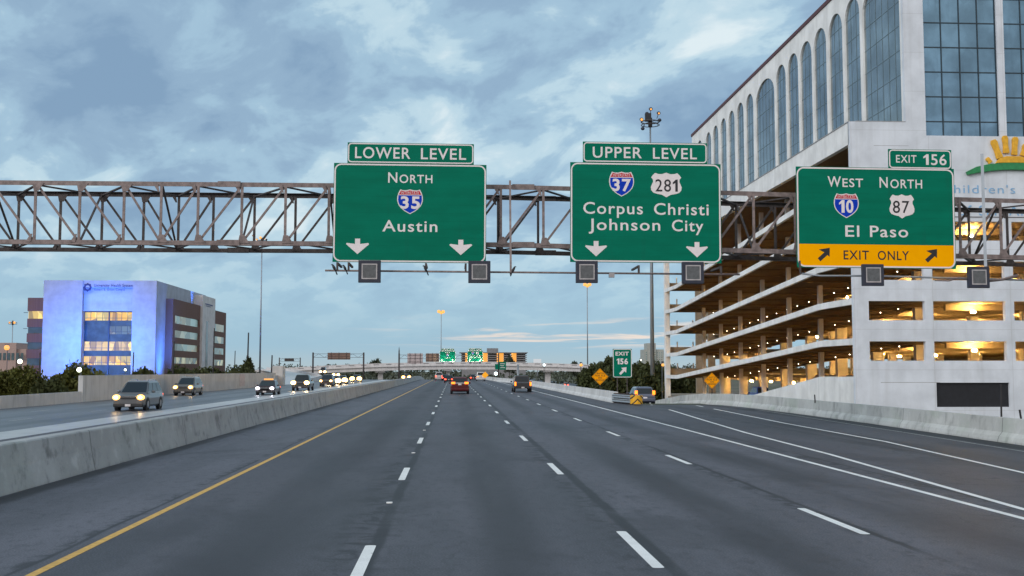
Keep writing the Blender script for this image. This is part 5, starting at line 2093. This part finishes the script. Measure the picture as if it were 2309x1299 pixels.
# ---- EXIT 156 gore sign
gy = 88.0
s = Sign('s', 'tall green EXIT 156 sign with a slanting arrow standing in the gore', (1403.3, 819), gy, 0)
p = s.panel('panel', 1382, 1424.7, 787, 851, 4.5, 1.4, 0.3)
s.text(p, 'EXIT', 1388, 1418, 793.5, 802, off=0.03)
s.text(p, '156', 1390.5, 1416, 808.5, 821.5, off=0.035)
s.poly(p, [(1.0, 1.0), (0.95, 0.30), (0.74, 0.50), (0.24, 0.0), (0.02, 0.2), (0.5, 0.72), (0.30, 0.92)], 1395.5, 1412.5, 828, 845.5, 'sign_white', 'slant_arrow')
m = MB()
for px in (1392, 1414):
    m.bar((s.x(px), 0.09, s.z(788)), (s.x(px), 0.09, -s.o.location.z - 0.3), 0.07, 0.07)
m.build('post', M['steel_dark'], s.o, raw=True)


def diamond(label, px, py, half, Y, base_z):
    c = P(px, py, Y)
    s_ = half * Y / F
    o = thing('warning_sign', label, 'road sign', c)
    pts = [(0, s_), (s_, 0), (0, -s_), (-s_, 0)]
    pn = MB().prism(pts, 'y', 0.0, 0.03).build('panel', M['diamond'], o, 0, raw=True)
    m = MB()
    i1 = [(p_[0] * .93, p_[1] * .93) for p_ in pts]
    i2 = [(p_[0] * .90, p_[1] * .90) for p_ in pts]
    ring_into(m, i1, i2, -0.004)
    m.build('border', M['sign_black'], pn, raw=True)
    hh = s_ * 0.15
    for t, w_, z in (('WATCH', .42, .40), ('FOR ICE', .62, .13), ('ON', .22, -.14), ('BRIDGE', .46, -.41)):
        m = MB()
        text_into(m, t, -s_ * w_, s_ * w_, s_ * z + hh / 2 + .02, s_ * z - hh / 2 - .02, -0.005, 0.01)
        m.build('lettering', M['sign_black'], pn, raw=True)
    MB().bar((0, 0.06, s_ * .8), (0, 0.06, base_z - c.z), 0.07, 0.05, (0, 1, 0)).build('post', M['wood_pole'], o, raw=True)


diamond('yellow diamond warning sign left of the EXIT 156 sign behind the barrier', 1353, 849.5, 18.8, 95, -1.0)
diamond('yellow diamond warning sign on the ramp barrier before the lit garage columns', 1605.5, 858.5, 18.3, 81, rz(81) + 0.7)

# short marker posts on the ramp barrier
ml = ['tall thin marker post behind the barrier below the dark louvre', 'short leaning marker post at the right end of the barrier', 'short marker post on the barrier below the garage corner']
for i, (pa, pb, Y) in enumerate((((2257, 866), (2258, 940), 40.5), ((2299, 924), (2303, 948), 37), ((1837, 890), (1838, 909), 58))):
    A, B = P(pa[0], pa[1], Y), P(pb[0], pb[1], Y)
    o = MB().bar(B, A, 0.05, 0.05).build('marker_post', M['wood_pole'], None)
    tag(o, ml[i], 'post', 'marker posts by the ramp barrier')
mz_ = o

# ---- crash cushion at the gore
cc = thing('crash_cushion', 'ribbed steel crash cushion with a yellow and black nose at the barrier end', 'crash cushion', (12.4, 79.5, 0))
A0, A1 = Vector((12.05, 81.9, 0)), Vector((12.78, 77.3, 0))
m = MB()
for side in (-0.32, 0.32):
    nrm = Vector((A1 - A0).normalized())
    sd_ = Vector((-nrm.y, nrm.x, 0)) * side
    for z0_ in (0.22, 0.52):
        prof = [(0, z0_ - 0.13), (0.05, z0_ - 0.08), (0.0, z0_ - 0.0), (0.05, z0_ + 0.08), (0, z0_ + 0.13)]
        sg = 1 if side > 0 else -1
        out = Vector((-nrm.y, nrm.x, 0)) * sg
        secs = []
        for t in (0, 1):
            b_ = A0.lerp(A1, t) + sd_
            secs.append([b_ + out * p_[0] + Vector((0, 0, p_[1])) for p_ in prof] + [b_ + out * (p_[0] - 0.02) + Vector((0, 0, p_[1])) for p_ in reversed(prof)])
        m.loft(secs)
m.build('corrugated_rail', M['rail'], cc)
for t in (0.05, 0.25, 0.45, 0.65, 0.85):
    c = A0.lerp(A1, t)
    MB().box((c.x - 0.28, c.y - 0.04, 0.0), (c.x + 0.28, c.y + 0.04, 0.72)).build('diaphragm', M['steel_dark'], cc)
k = NT('nose_stripes')
x_, y_, z_ = k.xyz()
st = k.math('FRACT', k.math('MULTIPLY', k.math('ADD', k.math('ABSOLUTE', x_), z_), 2.2))
k.base(k.mix(k.math('GREATER_THAN', st, 0.76), (0.80, 0.40, 0.01), (0.02, 0.02, 0.02)))
k.set(0.5)
m = MB()
secs = []
for z0_ in (0.05, 0.4, 0.66):
    ring = []
    for j in range(9):
        t = pi * j / 8
        ring.append((0.42 * cos(t), -0.5 * sin(t), z0_))
    ring += [(-0.40, 0.35, z0_), (0.40, 0.35, z0_)]
    secs.append(ring)
m.loft(secs)
no = m.build('nose', k.m, cc, 0.02, raw=True)
no.location = A1 - Vector(cc.location)


# ================================================================== VEHICLES
_paint = {}


def paint(name, c, rough=0.3, metal=0.4):
    if name not in _paint:
        k_ = NT('paint_' + name)
        nz = k_.noise(1.5, 3)
        k_.base(k_.mix(nz, tuple(t * 0.85 for t in c), c))
        k_.set(rough, metal)
        k_.b.inputs['Coat Weight'].default_value = 0.6
        k_.b.inputs['Coat Roughness'].default_value = 0.08
        _paint[name] = k_.m
    return _paint[name]


def car(name, label, cat, loc, towards, spec, group=None):
    """front at +y in the car's own space; towards=True turns it to face the camera"""
    L, W, H = spec['L'], spec['W'], spec['H']
    kind = spec['kind']
    detail = spec.get('detail', 2)
    body_m = spec['paint']
    o = thing(name, label, cat, loc, pi if towards else 0.0, group)
    hw = W / 2
    belt = H * spec.get('belt', 0.60)
    cl_ = spec.get('clear', 0.22)

    def ring(y, zt, k_, zb, kt=0.93):
        return [(-hw * k_ * 0.90, y, zb), (hw * k_ * 0.90, y, zb), (hw * k_, y, zb + 0.14), (hw * k_ * 1.0, y, zb + (zt - zb) * 0.62), (hw * k_ * kt, y, zt - 0.03), (hw * k_ * kt * .86, y, zt),
                (-hw * k_ * kt * .86, y, zt), (-hw * k_ * kt, y, zt - 0.03), (-hw * k_ * 1.0, y, zb + (zt - zb) * 0.62), (-hw * k_, y, zb + 0.14)]
    if kind == 'sedan':
        st_ = [(-.5, belt - .18, .86, cl_ + .2), (-.47, belt - .04, .95, cl_ + .04), (-.30, belt, 1, cl_), (.14, belt, 1, cl_), (.26, belt - .07, 1, cl_), (.42, belt - .18, .98, cl_), (.48, belt - .27, .93, cl_), (.5, belt - .38, .84, cl_ + .12)]
        gh = (-.34, .24, .13, .19)
    elif kind == 'pickup':
        st_ = [(-.5, belt - .02, .95, cl_ + .22), (-.48, belt, .98, cl_ + .14), (-.2, belt, 1, cl_ + .08), (.14, belt, 1, cl_ + .05), (.22, belt - .03, 1, cl_ + .05), (.44, belt - .10, .98, cl_ + .05), (.49, belt - .17, .95, cl_ + .08), (.5, belt - .3, .88, cl_ + .14)]
        gh = (-.10, .24, .035, .11)
    elif kind == 'hatch':
        st_ = [(-.5, belt - .12, .88, cl_ + .18), (-.48, belt - .02, .96, cl_ + .06), (-.3, belt, 1, cl_), (.14, belt, 1, cl_), (.28, belt - .06, 1, cl_), (.43, belt - .17, .97, cl_), (.49, belt - .27, .92, cl_), (.5, belt - .38, .84, cl_ + .1)]
        gh = (-.49, .28, .11, .22)
    elif kind == 'van':
        st_ = [(-.5, belt, .96, cl_ + .1), (-.48, belt, 1, cl_), (.2, belt, 1, cl_), (.36, belt - .05, .99, cl_), (.48, belt - .22, .95, cl_), (.5, belt - .4, .88, cl_ + .1)]
        gh = (-.495, .38, .01, .12)
    else:
        st_ = [(-.5, belt - .08, .90, cl_ + .2), (-.48, belt, .97, cl_ + .06), (-.3, belt, 1, cl_), (.14, belt, 1, cl_), (.24, belt - .03, 1, cl_), (.42, belt - .11, .98, cl_), (.485, belt - .20, .94, cl_), (.5, belt - .34, .86, cl_ + .1)]
        gh = (-.485, .275, .09, .20)
    m = MB()
    m.loft([ring(y * L, zt_, k_, zb) for y, zt_, k_, zb in st_], smooth=False)
    body = m.build('body', body_m, o, 0.10, raw=True)
    # cabin
    y0c, y1c = gh[0] * L, gh[1] * L
    ya, yb = y0c + gh[2] * L, y1c - gh[3] * L
    b0, b1 = hw * 0.905, hw * spec.get('roof', 0.70)
    zt_ = H - 0.05
    zb_ = belt - 0.05
    B = [(-b0, y0c, zb_), (b0, y0c, zb_), (b0, y1c, zb_), (-b0, y1c, zb_)]
    T = [(-b1, ya, zt_), (b1, ya, zt_), (b1, yb, zt_), (-b1, yb, zt_)]
    T2 = [(-b1 * .85, ya + .12, H), (b1 * .85, ya + .12, H), (b1 * .85, yb - .15, H), (-b1 * .85, yb - .15, H)]
    m = MB()
    m.loft([B, T, T2])
    m.build('cabin', body_m, o, 0.05, raw=True)

    def pane(nm, p0, p1, p2, p3, ins=(0.06, 0.08), mat_='car_glass', dz=0.012):
        P0, P1, P2, P3 = (Vector(q_) for q_ in (p0, p1, p2, p3))      # bottom left, bottom right, top right, top left

        def bi(u, v):
            return (P0 * (1 - u) + P1 * u) * (1 - v) + (P3 * (1 - u) + P2 * u) * v
        u0, v0 = ins
        q_ = [bi(u0, v0 + 0.04), bi(1 - u0, v0 + 0.04), bi(1 - u0, 1 - v0), bi(u0, 1 - v0)]
        nrm = (P1 - P0).cross(P3 - P0).normalized()
        cen = (P0 + P1 + P2 + P3) / 4
        if nrm.dot(cen - Vector((0, (y0c + y1c) / 2, (zb_ + zt_) / 2))) < 0:
            nrm = -nrm
        mm = MB()
        mm.loft([[v + nrm * 0.001 for v in q_], [v + nrm * dz for v in q_]])
        return mm.build(nm, M[mat_], o, raw=True)
    pane('windshield', B[3], B[2], T[2], T[3], (0.05, 0.06))
    pane('rear_window', B[0], B[1], T[1], T[0], (0.07, 0.12))
    for sx in (0, 1):
        a0, a1 = (B[1], B[2]) if sx else (B[0], B[3])
        t0, t1 = (T[1], T[2]) if sx else (T[0], T[3])
        nw = 3 if kind in ('suv',) else 2
        if kind == 'pickup':
            nw = 2
        if kind == 'van':
            nw = 1
        for j in range(nw):
            l0, l1 = j / nw, (j + 1) / nw
            e = lambda A_, B_, t_: tuple(Vector(A_).lerp(Vector(B_), t_))
            if kind == 'van':
                l0 = 0.72
            pane('side_window', e(a0, a1, l0), e(a0, a1, l1), e(t0, t1, l1), e(t0, t1, l0), (0.05, 0.12))
    # wheels
    R = spec.get('R', 0.34)
    for sx in (-1, 1):
        for yy in (-.31 * L, .315 * L):
            x1 = sx * (hw * 1.0 + 0.012)
            x0_ = sx * (hw - 0.22)
            arch = MB()
            n = 14
            pts = [(yy + (R + .06) * cos(pi * 2 * j / n), R + (R + .06) * sin(pi * 2 * j / n)) for j in range(n)]
            arch.prism([q_ for q_ in pts], 'x', sx * (hw - 0.2), sx * (hw * 1.0 + 0.004))
            if detail:
                arch.build('wheel_arch', M['trim'], o, raw=True)
            tm = MB().tube([(x0_, yy, R), (x0_ + sx * 0.02, yy, R), (x1 - sx * .02, yy, R), (x1, yy, R)], [R * .93, R, R, R * .93], 16)
            if detail > 0:
                wh = tm.build('wheel', M['rubber'], o, raw=True)
                MB().tube([(x1 - sx * 0.01, yy, R), (x1 + sx * 0.012, yy, R)], [R * .62, R * .55], 10).build('rim', M['rim'], wh, raw=True)
            else:
                tm.build('wheel', M['rubber'], o, raw=True)
    yf, yr = L / 2, -L / 2
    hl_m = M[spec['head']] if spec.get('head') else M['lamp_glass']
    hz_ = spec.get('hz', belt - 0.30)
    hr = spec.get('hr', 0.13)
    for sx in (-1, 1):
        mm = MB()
        mm.loft([[(sx * hw * .76 + hr * k2 * cos(2 * pi * j / 14), yf - 0.09 + dy, hz_ + hr * .75 * k2 * sin(2 * pi * j / 14)) for j in range(14)] for k2, dy in ((1.55, 0), (1.45, 0.09), (1.2, 0.13))])  # oversized disc, glare of the lamp put into its shape and emission
        rm_ = {'head_warm': 'glow_warm', 'head_amber': 'glow_amber', 'head_white': 'glow_white'}.get(spec.get('head'))
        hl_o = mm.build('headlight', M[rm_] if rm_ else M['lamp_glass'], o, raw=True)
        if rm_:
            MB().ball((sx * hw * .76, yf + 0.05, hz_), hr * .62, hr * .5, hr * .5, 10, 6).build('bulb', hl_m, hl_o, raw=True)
    tz = spec.get('tz', belt - 0.22)
    tm_ = M[spec.get('tail', 'tail_red')]
    tw_, th_ = spec.get('tw', 0.20), spec.get('th', 0.26)
    for sx in (-1, 1):
        xo = hw * .92
        MB().box((sx * xo, yr - 0.025, tz - th_ / 2), (sx * (xo - tw_), yr + 0.16, tz + th_ / 2)).build('taillight', tm_, o, 0.02, raw=True)
    if detail:
        MB().box((-hw * .93, yr - 0.07, cl_ + .12), (hw * .93, yr + 0.12, cl_ + .36)).build('rear_bumper', M[spec.get('bump', 'trim')] if spec.get('bump') else body_m, o, 0.04, raw=True)
        MB().box((-hw * .93, yf - 0.14, cl_ + .02), (hw * .93, yf + 0.06, cl_ + .22)).build('front_bumper', M['trim'], o, 0.04, raw=True)
        MB().box((-.16, yr - .09 if kind == 'pickup' else yr - .04, spec.get('pz', belt - .35)), (.16, yr - .02, spec.get('pz', belt - .35) + .15)).build('licence_plate', M['plate'], o, raw=True)
        gw = hw * .48
        gr = MB()
        gr.box((-gw, yf - 0.06, hz_ - .10), (gw, yf + 0.035, hz_ + .11))
        gro = gr.build('grille', M['trim'], o, 0.02, raw=True)
        if towards:
            MB().box((-.16, yf + 0.062, cl_ + .05), (.16, yf + 0.075, cl_ + .19)).build('front_plate', M['plate'], o, raw=True)
            MB().box((-gw, yf + 0.036, hz_ + .02), (gw, yf + 0.045, hz_ + .05)).build('grille_bar', M['chrome'], gro, raw=True)
        for sx in (-1, 1):
            MB().ball((sx * (hw + .10), y1c - .13 * L, belt + .06), .12, .06, .09, 8, 6).build('mirror', body_m, o, raw=True)
    if spec.get('rails'):
        for sx in (-1, 1):
            MB().tube([(sx * b1 * .86, ya + .2, H + .02), (sx * b1 * .86, ya + .3, H + .07), (sx * b1 * .86, yb - .3, H + .07), (sx * b1 * .86, yb - .2, H + .02)], .025, 6).build('roof_rail', M['chrome'], o, raw=True)
    if spec.get('strip'):
        MB().box((-hw * .55, yr - .03, tz - .06), (hw * .55, yr + .02, tz + .04)).build('tailgate_strip', M['chrome'], o, raw=True)
    if kind == 'pickup' and detail:
        MB().box((-hw * .82, yr + .12, belt - .12), (hw * .82, -.115 * L, belt + .004)).build('bed_cover', M['trim'], o, raw=True)
        MB().box((-hw * .75, yr - .026, belt - .45), (hw * .75, yr + .01, belt - .06)).build('tailgate', body_m, o, .02, raw=True)
    if spec.get('roofbar'):
        MB().box((-hw * .5, -.15, H + .01), (hw * .5, .1, H + .13)).build('roof_marker', M[spec['roofbar']], o, .02, raw=True)
    return o


def gx_(px, Y):
    return P(px, 850, Y).x


SUV = dict(kind='suv', L=4.7, W=1.9, H=1.78, rails=True, R=0.37)
# -- same direction
car('suv', 'dark red suv with glowing tail lights driving ahead in the middle lane', 'car', (gx_(1037, 113), 115.3, 0), False,
    dict(SUV, paint=paint('dark_red', (0.10, 0.006, 0.010)), W=1.88, H=1.72, tail='tail_hot', tz=1.12, tw=.40, th=.20, strip=True, pz=.90, rails=False, roof=.72), 'cars heading away')
car('pickup_truck', 'dark grey pickup truck with narrow upright tail lights in the right lane', 'pickup truck', (gx_(1179.5, 121), 124, 0), False,
    dict(kind='pickup', L=5.6, W=1.98, H=1.84, R=.39, clear=.30, belt=.58, paint=paint('charcoal', (0.045, 0.04, 0.042)), tail='tail_hot', tz=.92, tw=.17, th=.42, bump='trim', roof=.76, pz=.45), 'cars heading away')
car('hatchback', 'silver blue hatchback taking the exit beside the yellow crash cushion nose', 'car', (gx_(1454, 88), 90, rz(90) + .0), False,
    dict(kind='hatch', L=4.2, W=1.74, H=1.48, R=.32, paint=paint('silver_blue', (0.12, 0.135, 0.19)), tail='tail_hot', tz=1.03, tw=.20, th=.32, pz=.55, roof=.74, belt=.6), 'cars heading away')
car('sedan', 'far dark sedan with red lights just left of the red suv', 'car', (gx_(1012, 215), 217, 0), False,
    dict(kind='sedan', L=4.6, W=1.8, H=1.45, detail=1, paint=paint('black', (0.015, 0.015, 0.018)), tail='tail_far', tw=.35, th=.2), 'cars heading away')
car('sedan', 'far dark sedan with two red lights between the red suv and the pickup', 'car', (gx_(1068, 262), 264, 0), False,
    dict(kind='sedan', L=4.6, W=1.8, H=1.45, detail=1, paint=paint('black', (0.015, 0.015, 0.018)), tail='tail_far', tw=.35, th=.22), 'cars heading away')
car('van', 'far pale van left of the red suv near the yellow line', 'van', (gx_(990, 262), 264, 0), False,
    dict(kind='van', L=5, W=1.9, H=2.0, detail=1, paint=paint('pale', (0.5, 0.48, 0.48)), tail='tail_far', tw=.3, th=.25), 'cars heading away')
car('sedan', 'far dark car with red lights hidden partly behind the far sedans', 'car', (gx_(1003, 240), 262, 0), False,
    dict(kind='sedan', L=4.6, W=1.8, H=1.45, detail=1, paint=paint('black', (0.015, 0.015, 0.018)), tail='tail_far', tw=.35, th=.22), 'cars heading away')
wt2 = car('work_truck', 'white work truck with amber lights parked beside a yellow round topped sign', 'truck', (gx_(1084, 250), 253, 0), False,
          dict(kind='van', L=5.5, W=2.0, H=2.0, detail=1, paint=paint('white', (0.7, 0.7, 0.7)), tail='lamp_amber', tw=.55, th=.18, tz=.95), 'cars heading away')
dm = thing('work_sign', 'small orange diamond sign beside the white work truck', 'road sign', (gx_(1094, 246), 246, 0))
MB().prism([(0, 2.1), (.75, 1.35), (0, .6), (-.75, 1.35)], 'y', -.02, .02).build('panel', emis('work_sign_lit', (1.0, .40, .01), .35, (.8, .35, .01)), dm, raw=True)
MB().bar((0, .05, 0), (0, .05, 2.0), .06).build('post', M['steel_dark'], dm, raw=True)
# -- oncoming
ws = car('suv', 'silver grey suv coming towards the camera beyond the median, nearest of the oncoming cars', 'car', (gx_(291, 67) - 0.02, 69.3, 0), True,
         dict(SUV, L=4.6, W=1.86, H=1.76, paint=paint('silver', (0.135, 0.14, 0.15)), head='head_amber', hr=.15, hz=.80), 'oncoming cars')
car('suv', 'grey suv with a roof rack and warm headlights beside the tall plain wall', 'car', (gx_(413, 107), 109.3, 0), True,
    dict(SUV, L=4.7, W=1.85, H=1.74, paint=paint('taupe', (0.15, 0.14, 0.13)), head='head_amber', hr=.15, hz=.80), 'oncoming cars')
car('sedan', 'dark sedan with white headlights and an orange roof sign, third of the oncoming cars', 'car', (gx_(597, 109), 111.3, 0), True,
    dict(kind='sedan', L=4.6, W=1.8, H=1.45, paint=paint('wine', (0.06, 0.035, 0.045)), head='head_white', hr=.14, hz=.66, roofbar='lamp_amber'), 'oncoming cars')
car('pickup_truck', 'large dark pickup with blazing white headlights right of the oncoming sedan', 'pickup truck', (gx_(676, 131), 134, 0), True,
    dict(kind='pickup', L=5.6, W=2.0, H=1.9, R=.4, clear=.3, paint=paint('dark_green', (0.05, 0.055, 0.05)), head='head_warm', hr=.2, hz=.95), 'oncoming cars')
car('suv', 'dark suv with small warm headlights behind the oncoming pickup', 'car', (gx_(735, 165), 167.3, 0), True,
    dict(SUV, paint=paint('brown', (0.08, 0.06, 0.055)), head='head_amber', hr=.15, hz=.85, rails=False), 'oncoming cars')
ol = ['oncoming car with bright warm headlights, first of the glaring cluster right of the brown suv', 'oncoming car with blazing headlights at the right end of the glaring cluster', 'oncoming car coming down the merging road, lights above the cluster',
      'oncoming truck with high lights at the top of the merging road', 'lone far oncoming car with warm lights close to the median']
for i, (px, Y, z, hd) in enumerate(((768, 195, 0, 'head_warm'), (802, 228, 0, 'head_warm'), (757.5, 372, None, 'head_warm'), (727.5, 392, None, 'head_warm'), (916, 278, 0, 'head_amber'))):
    X = gx_(px, Y)
    if z is None:
        py = (844.5, 838)[i - 2]
        z = P(px, py, Y).z - 0.75 if i == 2 else P(px, py, Y).z - 0.75
    car('sedan' if i != 3 else 'van', ol[i], 'car', (X, Y + 2.3, z), True,
        dict(kind='sedan' if i != 3 else 'van', L=4.6, W=1.85, H=1.5 if i != 3 else 2.3, detail=1, paint=paint('grey', (0.12, 0.12, 0.13)), head=hd, hr=.34, hz=.7), 'oncoming cars')
for lab_, px, Y in (('added dark oncoming car thickening the glare between two cars of the cluster', 786, 212), ('added oncoming car just behind the brown suv, thickening the headlight glare', 752, 182)):  # two cars added to thicken the cluster of headlight glare
    car('sedan', lab_, 'car', (gx_(px, Y) - (3.2 if px > 770 else 0), Y + 2.3, 0), True, dict(kind='sedan', L=4.6, W=1.85, H=1.5, detail=1, paint=paint('grey', (0.12, 0.12, 0.13)), head='head_warm', hr=.34, hz=.7), 'oncoming cars')
# -- side street traffic seen over the barrier
sl = ['far car with red lights on the side street, nearest the overpass pier', 'far car with pinkish lights on the side street', 'far dark car with one red light at the edge of the grove']
for i, (px, py, Y) in enumerate(((1217, 859, 520), (1243, 863.5, 470), (1276, 864.5, 440))):
    X = gx_(px, Y)
    car('sedan', sl[i], 'car', (X, Y, GZ + .05), False, dict(kind='sedan', L=4.6, W=1.8, H=1.45, detail=0, paint=paint('grey', (0.12, 0.12, 0.13)), tail='tail_far', tw=.5, th=.35), 'cars on the side street')
# blue car parked in the garage
car('hatchback', 'blue rounded car parked on the garage ground floor behind the ramp wall', 'car', (P(1711, 880, 128).x, 128, -1.45), False,
    dict(kind='hatch', L=4.1, W=1.75, H=1.95, belt=.62, detail=1, paint=paint('blue', (0.03, 0.07, 0.32)), tail='lamp_glass'))

# cyan-white sign under the overpass is a lamp; done
print('objects', len(bpy.data.objects))
